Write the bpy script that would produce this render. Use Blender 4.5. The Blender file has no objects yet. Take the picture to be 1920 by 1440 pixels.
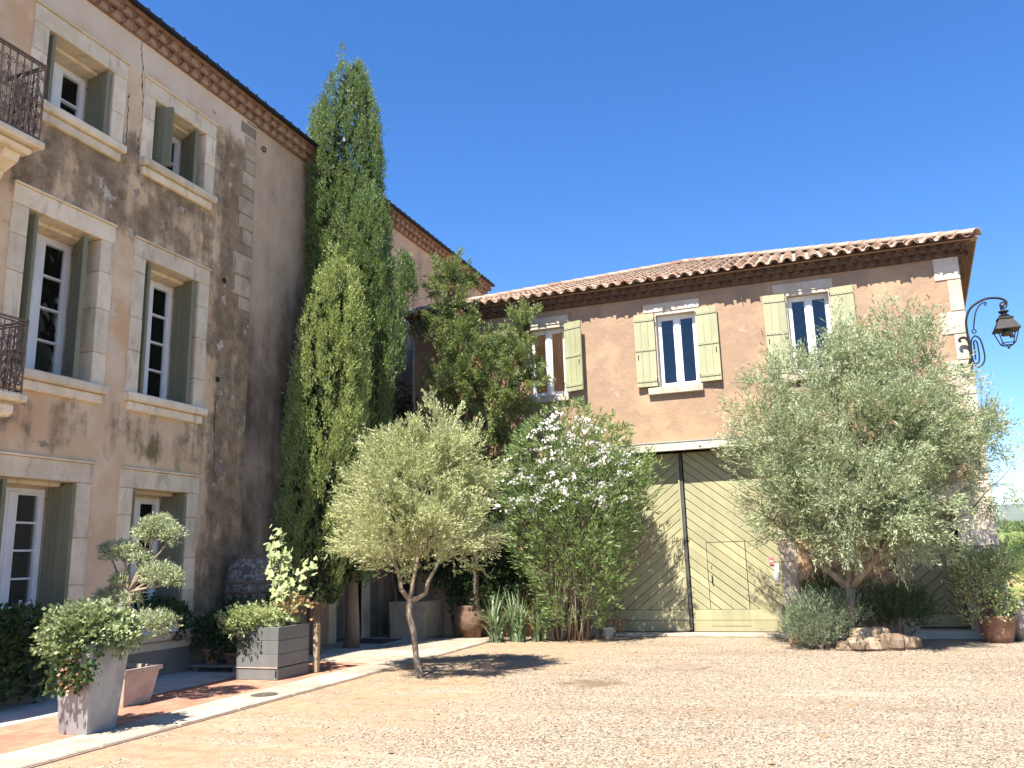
import bpy, math, random
import numpy as np
from mathutils import Matrix, Vector
random.seed(7); rng = np.random.default_rng(7)
R = math.radians
sc = bpy.context.scene
COL = sc.collection
# ------------------------------------------------------------------ camera
CAM_Z = 1.6
YAW, PITCH, ROLL, FPX = -0.35213, 0.20736, -0.02784, 1553.0
def _basis():
    f = Vector((math.sin(YAW)*math.cos(PITCH), math.cos(YAW)*math.cos(PITCH), math.sin(PITCH)))
    r = Vector((math.cos(YAW), -math.sin(YAW), 0)); u = r.cross(f)
    return r*math.cos(ROLL)+u*math.sin(ROLL), -r*math.sin(ROLL)+u*math.cos(ROLL), f
CR, CU, CF = _basis()
cd = bpy.data.cameras.new('camera'); cam = bpy.data.objects.new('camera', cd); COL.objects.link(cam)
m3 = Matrix((CR, CU, -CF)).transposed()
cam.matrix_world = Matrix.Translation((0, 0, CAM_Z)) @ m3.to_4x4()
cd.sensor_width = 36; cd.lens = FPX/1920*36; cd.clip_end = 20000; cd.clip_start = .05
sc.camera = cam
# ------------------------------------------------------------------ world and sun
SD = Vector((0.105, 0.63, -1.0)).normalized()          # the way the sunlight travels
elev = math.asin(-SD.z); az = math.atan2(-SD.x, -SD.y)  # azimuth of the sun from +Y, clockwise
w = bpy.data.worlds.new('World'); sc.world = w; w.use_nodes = True
wn = w.node_tree; bg = wn.nodes['Background']
sky = wn.nodes.new('ShaderNodeTexSky'); sky.sky_type = 'NISHITA'; sky.sun_disc = False
sky.sun_elevation = elev; sky.sun_rotation = az; sky.altitude = 300; sky.air_density = 1.0; sky.dust_density = 0.05; sky.ozone_density = 4.5
hs = wn.nodes.new('ShaderNodeHueSaturation'); hs.inputs['Saturation'].default_value = 1.28; hs.inputs['Hue'].default_value = .508; hs.inputs['Value'].default_value = .95; wn.links.new(sky.outputs[0], hs.inputs['Color']); wn.links.new(hs.outputs[0], bg.inputs[0]); bg.inputs[1].default_value = 0.086
sl = bpy.data.lights.new('sun', 'SUN'); sl.energy = 5.0; sl.angle = R(0.53); sl.color = (1.0, 0.93, 0.82)
so = bpy.data.objects.new('sun', sl); COL.objects.link(so)
so.rotation_euler = (-SD).to_track_quat('Z', 'Y').to_euler(); so.location = (-5, -10, 30)
sc.view_settings.view_transform = 'Standard'; sc.view_settings.look = 'None'
sc.view_settings.exposure = 1.6; sc.view_settings.gamma = 1.0; sc.view_settings.use_curve_mapping = False

# ------------------------------------------------------------------ pixel helpers (direction only)
def ray(x, y):
    return CR*((x-960)/FPX) + CU*(-(y-720)/FPX) + CF
def on_y(x, y, Y):
    d = ray(x, y); t = Y/d.y; return Vector((d.x*t, Y, CAM_Z+d.z*t))
def on_x(x, y, X):
    d = ray(x, y); t = X/d.x; return Vector((X, d.y*t, CAM_Z+d.z*t))
def on_g(x, y, z=0):
    d = ray(x, y); t = (z-CAM_Z)/d.z; return Vector((d.x*t, d.y*t, z))

# ------------------------------------------------------------------ node helpers
class NT:
    def __init__(s, name):
        s.m = bpy.data.materials.new(name); s.m.use_nodes = True; s.t = s.m.node_tree
        s.b = s.t.nodes['Principled BSDF']; s.out = s.t.nodes['Material Output']
        s.tc = s.t.nodes.new('ShaderNodeTexCoord')
    def n(s, typ, ins=None, **kw):
        nd = s.t.nodes.new('ShaderNode'+typ)
        for k, v in kw.items(): setattr(nd, k, v)
        for k, v in (ins or {}).items(): s.set(nd.inputs[k], v)
        return nd
    def set(s, sock, v):
        if isinstance(v, bpy.types.NodeSocket): s.t.links.new(v, sock)
        else: sock.default_value = v if not (isinstance(v, tuple) and len(v) == 3 and sock.type == 'RGBA') else (*v, 1)
    def noise(s, scale, detail=4, rough=.55, vec=None, off=None, sc=None, dist=0):
        v = vec or s.tc.outputs['Object']
        if sc or off:
            mp = s.n('Mapping', {'Vector': v, 'Scale': sc or (1, 1, 1), 'Location': off or (0, 0, 0)}); v = mp.outputs[0]
        return s.n('TexNoise', {'Vector': v, 'Scale': scale, 'Detail': detail, 'Roughness': rough, 'Distortion': dist}).outputs['Fac']
    def vor(s, scale, out='Distance', vec=None, feature='F1', rand=1.0):
        v = vec or s.tc.outputs['Object']
        return s.n('TexVoronoi', {'Vector': v, 'Scale': scale, 'Randomness': rand}, feature=feature).outputs[out]
    def ramp(s, fac, stops, interp='LINEAR'):
        r = s.n('ValToRGB', {'Fac': fac}); cr = r.color_ramp; cr.interpolation = interp
        while len(cr.elements) < len(stops): cr.elements.new(0.5)
        for e, (p, c) in zip(cr.elements, stops):
            e.position = p; e.color = (*c, 1) if isinstance(c, tuple) else (c, c, c, 1)
        return r.outputs[0]
    def mix(s, fac, a, b, mode='MIX'):
        nd = s.n('Mix', data_type='RGBA', blend_type=mode)
        s.set(nd.inputs[0], fac); s.set(nd.inputs[6], a); s.set(nd.inputs[7], b); return nd.outputs[2]
    def math(s, op, a, b=0.0, c=0.0, clamp=False):
        nd = s.n('Math', operation=op, use_clamp=clamp)
        s.set(nd.inputs[0], a); s.set(nd.inputs[1], b)
        if op in ('MULTIPLY_ADD', 'SMOOTH_MIN'): s.set(nd.inputs[2], c)
        return nd.outputs[0]
    def mapr(s, v, a, b, c=0.0, d=1.0):
        return s.n('MapRange', {0: v, 1: a, 2: b, 3: c, 4: d}, interpolation_type='SMOOTHSTEP').outputs[0]
    def xyz(s):
        return s.n('SeparateXYZ', {0: s.tc.outputs['Object']}).outputs
    def rnd(s): return s.n('ObjectInfo').outputs['Random']
    def island(s): return s.n('NewGeometry').outputs['Random Per Island']
    def fin(s, color, rough=.8, bump=None, bstr=.3, bdist=.02, spec=.3, metal=0.0):
        s.set(s.b.inputs['Base Color'], color); s.set(s.b.inputs['Roughness'], rough)
        s.set(s.b.inputs['Specular IOR Level'], spec); s.set(s.b.inputs['Metallic'], metal)
        if bump is not None:
            bp = s.n('Bump', {'Height': bump, 'Strength': bstr, 'Distance': bdist}); s.t.links.new(bp.outputs[0], s.b.inputs['Normal'])
        return s.m
M = {}
def simple(name, c1, c2, scale=6, rough=.75, bstr=.25, bdist=.01, spec=.3, metal=0.0, rnd=.0, det=5, stretch=None):
    t = NT(name); nz = t.noise(scale, det, .6, sc=stretch); fine = t.noise(scale*9, 3, .6)
    col = t.mix(t.mapr(nz, .3, .7), c1, c2)
    if rnd:
        k = t.mapr(t.rnd(), 0, 1, 1-rnd, 1+rnd)
        col = t.n('VectorMath', {0: col, 1: t.n('CombineXYZ', {0: k, 1: k, 2: k}).outputs[0]}, operation='MULTIPLY').outputs[0]
    M[name] = t.fin(col, rough, t.math('ADD', nz, t.math('MULTIPLY', fine, .4)), bstr, bdist, spec, metal)
    return M[name]

def m_plaster_old():
    t = NT('plaster_old'); x, y, z = t.xyz()
    big = t.noise(.55, 5, .6, sc=(1, 1, .8)); mid = t.noise(1.7, 6, .65, off=(3, 7, 1)); streak = t.noise(2.2, 5, .6, sc=(1, 1.6, .28), off=(9, 2, 4))
    fine = t.noise(14, 5, .7); grain = t.noise(70, 3, .6)
    base = t.mix(t.mapr(mid, .35, .65), (.58, .405, .245), (.68, .515, .35))
    base = t.mix(t.mapr(t.noise(.9, 4, .6, off=(20, 3, 8)), .5, .68), base, (.58, .37, .21))
    # grey weathering
    up = t.mapr(z, 6.0, 6.9); dn = t.mapr(z, 8.9, 7.9)
    band = t.math('MULTIPLY', t.math('MULTIPLY', up, dn), t.mapr(t.noise(.7, 4, .6, off=(2, 13, 5)), .3, .6, .45, 1.0))
    up2 = t.mapr(z, 2.9, 3.35); dn2 = t.mapr(z, 4.4, 3.6); band2 = t.math('MULTIPLY', t.math('MULTIPLY', up2, dn2), .55)
    east = t.math('MULTIPLY', t.mapr(y, 10.5, 11.4), 1.0)
    east = t.math('MULTIPLY', east, t.mapr(z, 9.8, 9.0))
    k = t.math('ADD', t.math('MAXIMUM', t.math('MAXIMUM', band, band2), east), t.math('MULTIPLY', big, .9))
    k = t.math('ADD', k, t.math('MULTIPLY', t.math('SUBTRACT', mid, .5), 1.5))
    k = t.math('ADD', k, t.math('MULTIPLY', t.math('SUBTRACT', streak, .5), 1.6))
    k = t.math('ADD', k, t.math('MULTIPLY', t.math('SUBTRACT', t.noise(6, 5, .65, off=(4, 1, 2)), .5), .6))
    g = t.mapr(k, .82, 1.38)
    col = t.mix(t.math('MULTIPLY', g, .92), base, t.mix(t.mapr(t.noise(5, 5, .65), .35, .65), (.15, .105, .062), (.29, .212, .132)))
    moss = t.math('MULTIPLY', t.mapr(t.noise(1.3, 4, .6, off=(5, 5, 11)), .55, .7), t.math('MULTIPLY', g, .6))
    col = t.mix(moss, col, (.16, .135, .045))
    # pale worn patches and a pale band under the cornice
    pale = t.math('MULTIPLY', t.mapr(t.math('ADD', z, t.math('MULTIPLY', mid, .5)), 9.55, 9.8), .55)
    pale = t.math('MAXIMUM', pale, t.math('MULTIPLY', t.mapr(t.noise(2.6, 6, .7, off=(1, 30, 2)), .6, .67), .7))
    col = t.mix(pale, col, (.60, .53, .45))
    # fallen plaster patches with a sharp edge
    fall = t.mapr(t.noise(1.9, 7, .62, off=(12, 1, 17)), .655, .67)
    col = t.mix(t.math('MULTIPLY', fall, .8), col, t.mix(fine, (.17, .15, .125), (.30, .26, .22)))
    h = t.math('ADD', t.math('MULTIPLY', mid, .6), t.math('ADD', t.math('MULTIPLY', fine, .35), t.math('MULTIPLY', grain, .12)))
    h = t.math('SUBTRACT', h, t.math('MULTIPLY', fall, .3))
    M['plaster_old'] = t.fin(col, .92, h, .6, .02, .15)
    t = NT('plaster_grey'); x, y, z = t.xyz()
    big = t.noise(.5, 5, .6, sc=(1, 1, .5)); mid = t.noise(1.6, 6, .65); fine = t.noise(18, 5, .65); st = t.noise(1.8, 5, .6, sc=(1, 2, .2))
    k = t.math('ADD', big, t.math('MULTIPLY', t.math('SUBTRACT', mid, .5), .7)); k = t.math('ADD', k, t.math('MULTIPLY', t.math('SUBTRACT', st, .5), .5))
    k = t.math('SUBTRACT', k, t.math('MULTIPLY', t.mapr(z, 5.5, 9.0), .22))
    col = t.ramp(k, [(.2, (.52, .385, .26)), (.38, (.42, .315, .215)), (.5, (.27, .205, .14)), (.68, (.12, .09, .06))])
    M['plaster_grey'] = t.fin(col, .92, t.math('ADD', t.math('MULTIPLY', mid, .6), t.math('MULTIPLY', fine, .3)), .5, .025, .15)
m_plaster_old()
def m_plaster_ochre():
    t = NT('plaster_ochre'); x, y, z = t.xyz()
    big = t.noise(.6, 5, .6); mid = t.noise(2.2, 6, .65, off=(4, 4, 4)); fine = t.noise(22, 5, .65)
    k = t.math('ADD', big, t.math('MULTIPLY', t.math('SUBTRACT', mid, .5), .6))
    col = t.ramp(k, [(.25, (.36, .24, .155)), (.45, (.29, .20, .138)), (.6, (.365, .253, .168)), (.8, (.44, .312, .2))])
    grey = t.math('MULTIPLY', t.mapr(t.noise(1.1, 6, .7, off=(8, 2, 3)), .5, .66), t.math('MULTIPLY', t.mapr(z, 3.6, 4.6), t.mapr(z, 7.0, 6.2)))
    col = t.mix(t.math('MULTIPLY', grey, .45), col, (.235, .17, .125))
    pale = t.mapr(t.noise(3.1, 7, .7, off=(1, 9, 2)), .635, .67)
    col = t.mix(t.math('MULTIPLY', pale, .4), col, (.45, .36, .27))
    warm = t.math('MULTIPLY', t.mapr(z, 4.9, 4.2), t.mapr(mid, .42, .55))
    col = t.mix(t.math('MULTIPLY', warm, .5), col, (.44, .29, .165))
    # rubble showing through low down
    vn = t.vor(5.5, 'Distance', feature='DISTANCE_TO_EDGE'); vc = t.vor(5.5, 'Color')
    rub = t.math('MULTIPLY', t.mapr(z, 2.3, 1.5), t.mapr(t.noise(1.5, 5, .6, off=(6, 1, 9)), .42, .5))
    rub = t.math('MULTIPLY', rub, t.mapr(x, -.9, -.4))
    sc_ = t.n('SeparateXYZ', {0: vc}).outputs[0]
    stone = t.mix(t.mapr(vn, 0, .06), (.33, .24, .16), t.ramp(sc_, [(0, (.16, .075, .05)), (.5, (.30, .19, .11)), (1, (.42, .33, .23))]))
    col = t.mix(rub, col, stone)
    h = t.math('ADD', t.math('MULTIPLY', mid, .4), t.math('MULTIPLY', fine, .25))
    h = t.math('ADD', h, t.math('MULTIPLY', rub, t.mapr(vn, 0, .12, 0, .9)))
    M['plaster_ochre'] = t.fin(col, .92, t.math('ADD', h, t.math('MULTIPLY', t.noise(5, 4, .6, off=(9, 9, 9)), .6)), .6, .04, .15)
m_plaster_ochre()
def m_stone(name, c1, c2, dirt, rnd=.12):
    t = NT(name); nz = t.noise(3, 6, .65); f = t.noise(30, 5, .65); pit = t.vor(45); streak = t.noise(6, 5, .6, sc=(1, 1, .3), off=(3, 3, 3))
    col = t.mix(t.mapr(nz, .35, .65), c1, c2)
    col = t.mix(t.math('MULTIPLY', t.mapr(streak, .52, .7), .55), col, dirt)
    col = t.mix(t.math('MULTIPLY', t.mapr(f, .58, .7), .35), col, dirt)
    k = t.mapr(t.rnd(), 0, 1, 1-rnd, 1+rnd*.6)
    col = t.n('VectorMath', {0: col, 1: t.n('CombineXYZ', {0: k, 1: k, 2: k}).outputs[0]}, operation='MULTIPLY').outputs[0]
    h = t.math('ADD', t.math('MULTIPLY', nz, .5), t.math('MULTIPLY', f, .4)); h = t.math('ADD', h, t.mapr(pit, 0, .25, 0, .3))
    M[name] = t.fin(col, .85, h, .4, .012, .2)
m_stone('limestone', (.64, .53, .37), (.74, .63, .47), (.34, .275, .195))
m_stone('quoin_stone', (.33, .27, .19), (.44, .355, .245), (.14, .115, .085), .3)
m_stone('white_stone', (.44, .37, .30), (.52, .46, .39), (.30, .25, .20))
m_stone('paving_stone', (.30, .26, .205), (.39, .34, .275), (.19, .15, .11), .2)
m_stone('rock', (.20, .135, .083), (.27, .205, .145), (.13, .095, .065), .25)
simple('concrete', (.36, .34, .31), (.46, .43, .39), 3, .9, .3, rnd=.08)
simple('plinth', (.27, .225, .17), (.19, .16, .125), 2, .95, .5, .02)
simple('red_tile', (.30, .135, .09), (.38, .20, .135), 4, .8, .25, rnd=.14)
simple('genoise', (.16, .092, .06), (.26, .16, .11), 9, .9, .3, rnd=.25)
simple('genoise_shaded', (.085, .045, .03), (.16, .09, .062), 9, .9, .3, rnd=.3)  # darker copy of genoise, shade under the right eave put into the colour
simple('mortar_shaded', (.10, .062, .045), (.15, .10, .07), 8, .95, .4)  # mortar darkened likewise, eave shade painted in
simple('mortar', (.30, .20, .14), (.38, .27, .19), 8, .95, .4)
def m_tile():
    t = NT('roof_tile'); a = t.rnd(); nz = t.noise(7, 6, .65); f = t.noise(40, 4, .6)
    col = t.ramp(a, [(0, (.22, .12, .08)), (.25, (.31, .195, .14)), (.5, (.37, .27, .205)), (.75, (.27, .195, .15)), (1, (.41, .32, .25))])
    col = t.mix(t.math('MULTIPLY', t.mapr(nz, .5, .7), .6), col, (.20, .16, .12))
    col = t.mix(t.math('MULTIPLY', t.mapr(f, .6, .68), .5), col, (.55, .50, .38))
    M['roof_tile'] = t.fin(col, .9, t.math('ADD', nz, t.math('MULTIPLY', f, .4)), .4, .01, .2)
m_tile()
def m_paint(name, c, worn, rough=.55, rnd=.05, wear=.62, splash=False):
    t = NT(name); g = t.noise(5, 5, .6, sc=(1, 1, .15)); n2 = t.noise(2.0, 5, .65); f = t.noise(40, 4, .6)
    k = t.mapr(t.math('ADD', t.math('MULTIPLY', g, .5), t.math('MULTIPLY', n2, .5)), .3, .7, .86, 1.1)
    kr = t.mapr(t.rnd(), 0, 1, 1-rnd, 1+rnd); k = t.math('MULTIPLY', k, kr)
    col = t.n('VectorMath', {0: (*c,), 1: t.n('CombineXYZ', {0: k, 1: k, 2: k}).outputs[0]}, operation='MULTIPLY').outputs[0]
    col = t.mix(t.math('MULTIPLY', t.mapr(t.noise(12, 6, .7), wear, wear+.06), .6), col, worn)
    if splash:
        zz = t.xyz()[2]; dirt = t.mapr(t.math('ADD', zz, t.math('MULTIPLY', t.noise(7, 5, .7), .5)), .62, .3); col = t.mix(t.math('MULTIPLY', dirt, .4), col, (.24, .19, .125))
        run = t.math('MULTIPLY', t.mapr(t.noise(3, 5, .65, sc=(2.5, 1, .18)), .52, .68), .35); col = t.mix(run, col, (.26, .235, .15))
    M[name] = t.fin(col, rough, t.math('ADD', g, t.math('MULTIPLY', f, .3)), .2, .006, .35)
m_paint('shutter_grey', (.185, .18, .112), (.28, .26, .18))
m_paint('shutter_green', (.31, .315, .19), (.38, .35, .27))
m_paint('gate_paint', (.32, .305, .178), (.25, .22, .15), .6, .09, .62, True)
m_paint('white_paint', (.74, .74, .73), (.58, .56, .52), .45, .02, .68)
m_paint('lintel_paint', (.46, .415, .34), (.32, .27, .21), .6)
m_paint('barrel_wood', (.115, .10, .09), (.34, .33, .31), .8, .2, .5)
m_paint('grey_wood', (.13, .135, .13), (.25, .24, .22), .6, .1)
m_paint('old_wood', (.17, .145, .12), (.30, .27, .23), .8, .15)
m_paint('brown_wood', (.30, .23, .14), (.2, .15, .1), .75, .1)
simple('shaded_bar', (.05, .05, .048), (.085, .083, .078), 5, .8)
simple('dark_gap', (.02, .02, .017), (.03, .028, .022), 8, .8)
simple('iron', (.010, .010, .010), (.022, .019, .017), 20, .6, .3, .003, .4, .3)
simple('rust_iron', (.12, .085, .065), (.20, .15, .12), 20, .8, .3, .003, .3, .2)
simple('zinc', (.23, .235, .245), (.36, .365, .37), 4, .5, .12, .006, .5, .45)
simple('pipe_zinc', (.28, .28, .27), (.4, .4, .38), 4, .5, .1, .006, .4, .5)
simple('terracotta', (.24, .115, .07), (.31, .175, .12), 6, .85, .3, rnd=.15)
simple('pale_terracotta', (.36, .28, .225), (.44, .36, .30), 6, .85, .3)
simple('soil', (.05, .035, .022), (.09, .06, .04), 20, 1, .6)
simple('bark', (.20, .155, .11), (.33, .27, .20), 12, .95, .8, .03, stretch=(1, 1, .25))
simple('cypress_bark', (.15, .105, .075), (.25, .19, .145), 10, .95, .9, .03, stretch=(1, 1, .15))
simple('reflection_orange', (.72, .34, .14), (.80, .42, .2), 3, .9, .1)  # colour of a house reflection, painted on a sheet behind the glass
simple('curtain_brown', (.16, .075, .035), (.24, .12, .06), 3, .9, .1)
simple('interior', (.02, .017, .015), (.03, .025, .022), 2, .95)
simple('mat_fibre', (.06, .05, .042), (.09, .075, .06), 40, 1, .6)
simple('cast_iron', (.10, .085, .07), (.16, .14, .115), 25, .7, .4, .004, .4, .4)
simple('dusty_iron', (.20, .155, .115), (.29, .225, .17), 14, .9, .4, .004)
simple('ceramic', (.62, .62, .62), (.72, .72, .72), 6, .5)
simple('pink_plate', (.55, .10, .14), (.6, .14, .18), 6, .5)
simple('grey_plate', (.42, .46, .48), (.5, .53, .55), 6, .5)
simple('dark_glass', (.10, .10, .10), (.14, .14, .14), 6, .2, spec=.5)
def m_glass():
    t = NT('window_glass'); t.t.nodes.remove(t.b)
    tr = t.n('BsdfTransparent', {0: (.95, .96, .96)}); gl = t.n('BsdfGlossy', {0: (1, 1, 1), 'Roughness': .015})
    wob = t.n('Bump', {'Height': t.noise(2.5, 2, .5), 'Strength': .06, 'Distance': .05}); t.t.links.new(wob.outputs[0], gl.inputs['Normal'])
    fr = t.n('Fresnel', {'IOR': 1.5})
    mx = t.n('MixShader', {0: fr.outputs[0], 1: tr.outputs[0], 2: gl.outputs[0]}); t.t.links.new(mx.outputs[0], t.out.inputs[0]); M['window_glass'] = t.m
m_glass()
def m_leaf(name, stops, trans=.3, rough=.5, spec=.3, tcol=None):
    t = NT(name); isl = t.island(); big = t.noise(.9, 3, .6)
    f = t.math('ADD', t.math('MULTIPLY', isl, .75), t.math('MULTIPLY', t.mapr(big, .3, .7), .25))
    col = t.ramp(f, stops); t.fin(col, rough, spec=spec)
    tl = t.n('BsdfTranslucent', {0: t.mix(.5, col, tcol or (.25, .30, .04))})
    mx = t.n('MixShader', {0: trans, 1: t.b.outputs[0], 2: tl.outputs[0]}); t.t.links.new(mx.outputs[0], t.out.inputs[0]); M[name] = t.m
m_leaf('cypress_leaf', [(0, (.05, .095, .03)), (.5, (.11, .18, .058)), (.85, (.19, .265, .085)), (1, (.28, .33, .13))], .3)
m_leaf('cypress_lit_leaf', [(0, (.15, .20, .06)), (.5, (.29, .36, .115)), (.85, (.41, .46, .18)), (1, (.52, .54, .26))], .35)  # brighter copy of the cypress green, sunlight put into the colour
m_leaf('juniper_leaf', [(0, (.05, .085, .03)), (.5, (.15, .205, .07)), (.85, (.28, .32, .12)), (1, (.42, .37, .2))], .3)
m_leaf('olive_leaf', [(0, (.22, .25, .11)), (.4, (.41, .44, .22)), (.8, (.56, .585, .34)), (1, (.68, .69, .47))], .36, .5, .3, (.40, .42, .14))
m_leaf('big_olive_leaf', [(0, (.15, .19, .095)), (.4, (.31, .36, .21)), (.8, (.45, .50, .33)), (1, (.60, .63, .46))], .33)
m_leaf('oleander_leaf', [(0, (.06, .105, .035)), (.5, (.17, .25, .09)), (.9, (.31, .40, .17)), (1, (.5, .53, .29))], .35, .4, .4)
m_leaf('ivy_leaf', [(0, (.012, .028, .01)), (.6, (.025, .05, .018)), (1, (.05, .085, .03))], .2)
m_leaf('geranium_leaf', [(0, (.14, .19, .08)), (.5, (.28, .34, .17)), (1, (.48, .52, .34))], .3)
m_leaf('pale_leaf', [(0, (.24, .30, .11)), (.5, (.38, .44, .20)), (1, (.54, .57, .32))], .35)
m_leaf('dark_leaf', [(0, (.02, .045, .015)), (.6, (.045, .085, .03)), (1, (.09, .13, .05))], .25)
m_leaf('dry_leaf', [(0, (.20, .10, .05)), (.6, (.34, .2, .1)), (1, (.42, .3, .2))], .2)
m_leaf('lavender_leaf', [(0, (.10, .135, .08)), (.5, (.19, .24, .145)), (1, (.31, .35, .23))], .25)
m_leaf('blade_leaf', [(0, (.10, .15, .075)), (.5, (.17, .23, .125)), (1, (.30, .36, .21))], .25, .45)
m_leaf('field_leaf', [(0, (.06, .09, .025)), (.5, (.12, .17, .05)), (1, (.24, .28, .09))], .3)
m_leaf('white_petal', [(0, (.74, .70, .70)), (1, (.85, .82, .82))], .35, .6, .2, (.8, .7, .7))
m_leaf('red_petal', [(0, (.45, .01, .02)), (1, (.6, .03, .05))], .3, .6, .2, (.6, .02, .03))
def m_gravel():
    t = NT('gravel_ground'); x, y, z = t.xyz()
    fine = t.noise(55, 5, .7); mid = t.noise(6, 5, .6); big = t.noise(.45, 5, .6, off=(2, 5, 0)); v = t.vor(60); vc = t.n('SeparateXYZ', {0: t.vor(60, 'Color')}).outputs[0]
    stones = t.ramp(vc, [(0, (.10, .073, .052)), (.35, (.24, .188, .134)), (.7, (.345, .28, .207)), (1, (.46, .395, .31))])
    earth = t.mix(t.mapr(mid, .35, .65), (.26, .182, .115), (.33, .24, .158))
    # trodden sandy earth along the paving and across to the left
    dist = t.math('ADD', t.math('MULTIPLY', x, 1.0), t.math('MULTIPLY', t.math('SUBTRACT', big, .5), 5.0))
    e = t.math('MULTIPLY', t.mapr(dist, -3.1, -4.6), t.mapr(t.noise(1.2, 5, .65, off=(7, 1, 0)), .36, .56))
    e2 = t.math('MULTIPLY', t.mapr(t.noise(.8, 5, .6, off=(30, 1, 0), sc=(.6, 1.6, 1)), .56, .72), .7)
    e = t.math('MAXIMUM', e, e2)
    col = t.mix(e, stones, earth)
    tr = t.noise(.9, 5, .6, off=(3, 8, 0), sc=(.35, 1.5, 1)); col = t.mix(t.math('MULTIPLY', t.mapr(tr, .5, .68), .45), col, (.19, .14, .095)); col = t.mix(t.math('MULTIPLY', t.mapr(tr, .46, .3), .35), col, (.42, .35, .27))
    def blot(cx, cy, rx, ry, nz, edge=.5):
        dx = t.math('DIVIDE', t.math('SUBTRACT', x, cx), rx); dy = t.math('DIVIDE', t.math('SUBTRACT', y, cy), ry)
        d = t.math('ADD', t.math('POWER', dx, 2), t.math('POWER', dy, 2)); d = t.math('ADD', d, t.math('MULTIPLY', t.math('SUBTRACT', nz, .5), 2.6))
        return t.mapr(d, 1.0, 1.0-edge)
    n3 = t.noise(4, 5, .65)
    col = t.mix(t.math('MULTIPLY', blot(-3.0, 10.85, .5, .5, n3, .9), .8), col, (.15, .105, .06))
    col = t.mix(t.math('MULTIPLY', blot(-2.1, 12.6, .75, .6, n3, .8), .4), col, (.25, .185, .125))
    far = t.math('MAXIMUM', t.mapr(y, 20, 26), 0.0)
    col = t.mix(far, col, t.mix(t.mapr(t.noise(.08, 5, .6), .4, .6), (.34, .27, .12), (.15, .18, .05)))
    h = t.math('ADD', t.math('MULTIPLY', t.mapr(v, 0, .5, 1, 0), t.math('SUBTRACT', 1.0, t.math('MULTIPLY', e, .7))), t.math('MULTIPLY', fine, .6))
    M['gravel_ground'] = t.fin(col, .95, h, .8, .012, .1)
    t = NT('pebble'); i = t.island()
    col = t.ramp(i, [(0, (.06, .044, .032)), (.25, (.17, .13, .095)), (.5, (.30, .238, .18)), (.75, (.40, .335, .265)), (1, (.56, .50, .42))])
    M['pebble'] = t.fin(col, .9, spec=.15)
m_gravel()
def m_hill(name, a, b, s):
    t = NT(name); n1 = t.noise(s, 6, .65); n2 = t.noise(s*6, 5, .6)
    M[name] = t.fin(t.mix(t.mapr(t.math('ADD', t.math('MULTIPLY', n1, .5), t.math('MULTIPLY', n2, .5)), .38, .62), a, b), 1, spec=0)
m_hill('hill_green', (.09, .13, .04), (.20, .22, .085), .02)
m_hill('hill_far', (.10, .125, .085), (.15, .165, .12), .004)

# ------------------------------------------------------------------ mesh helpers
def rootloc(p):
    while p.parent: p = p.parent
    return p.location
def link(o, parent):
    COL.objects.link(o)
    if parent is not None:
        o.parent = parent
        if parent.parent is None: o.matrix_parent_inverse = Matrix.Translation(-parent.location)
        else: o.matrix_parent_inverse = Matrix.Translation(-Vector(PWORLD.get(parent.name, (0, 0, 0))))
    return o
PWORLD = {}
def mesh_obj(name, verts, faces, mat, parent=None, smooth=False):
    me = bpy.data.meshes.new(name); me.from_pydata([tuple(v) for v in verts], [], faces)
    if isinstance(mat, str): mat = M[mat]
    me.materials.append(mat)
    if smooth: me.polygons.foreach_set('use_smooth', [True]*len(me.polygons))
    me.update()
    return link(bpy.data.objects.new(name, me), parent)
def inst(name, me, loc, rot, parent, scale=(1, 1, 1)):
    o = bpy.data.objects.new(name, me); o.location = loc; o.rotation_euler = rot; o.scale = scale
    return link(o, parent)
def tag(o, label, cat, group=None):
    o['label'] = label; o['category'] = cat
    if group: o['group'] = group
    return o
def thing(name, loc, label, cat, group=None):
    o = bpy.data.objects.new(name, None); o.empty_display_size = .2; o.location = loc; COL.objects.link(o); return tag(o, label, cat, group)
def kind(o, k): o['kind'] = k; return o
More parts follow.
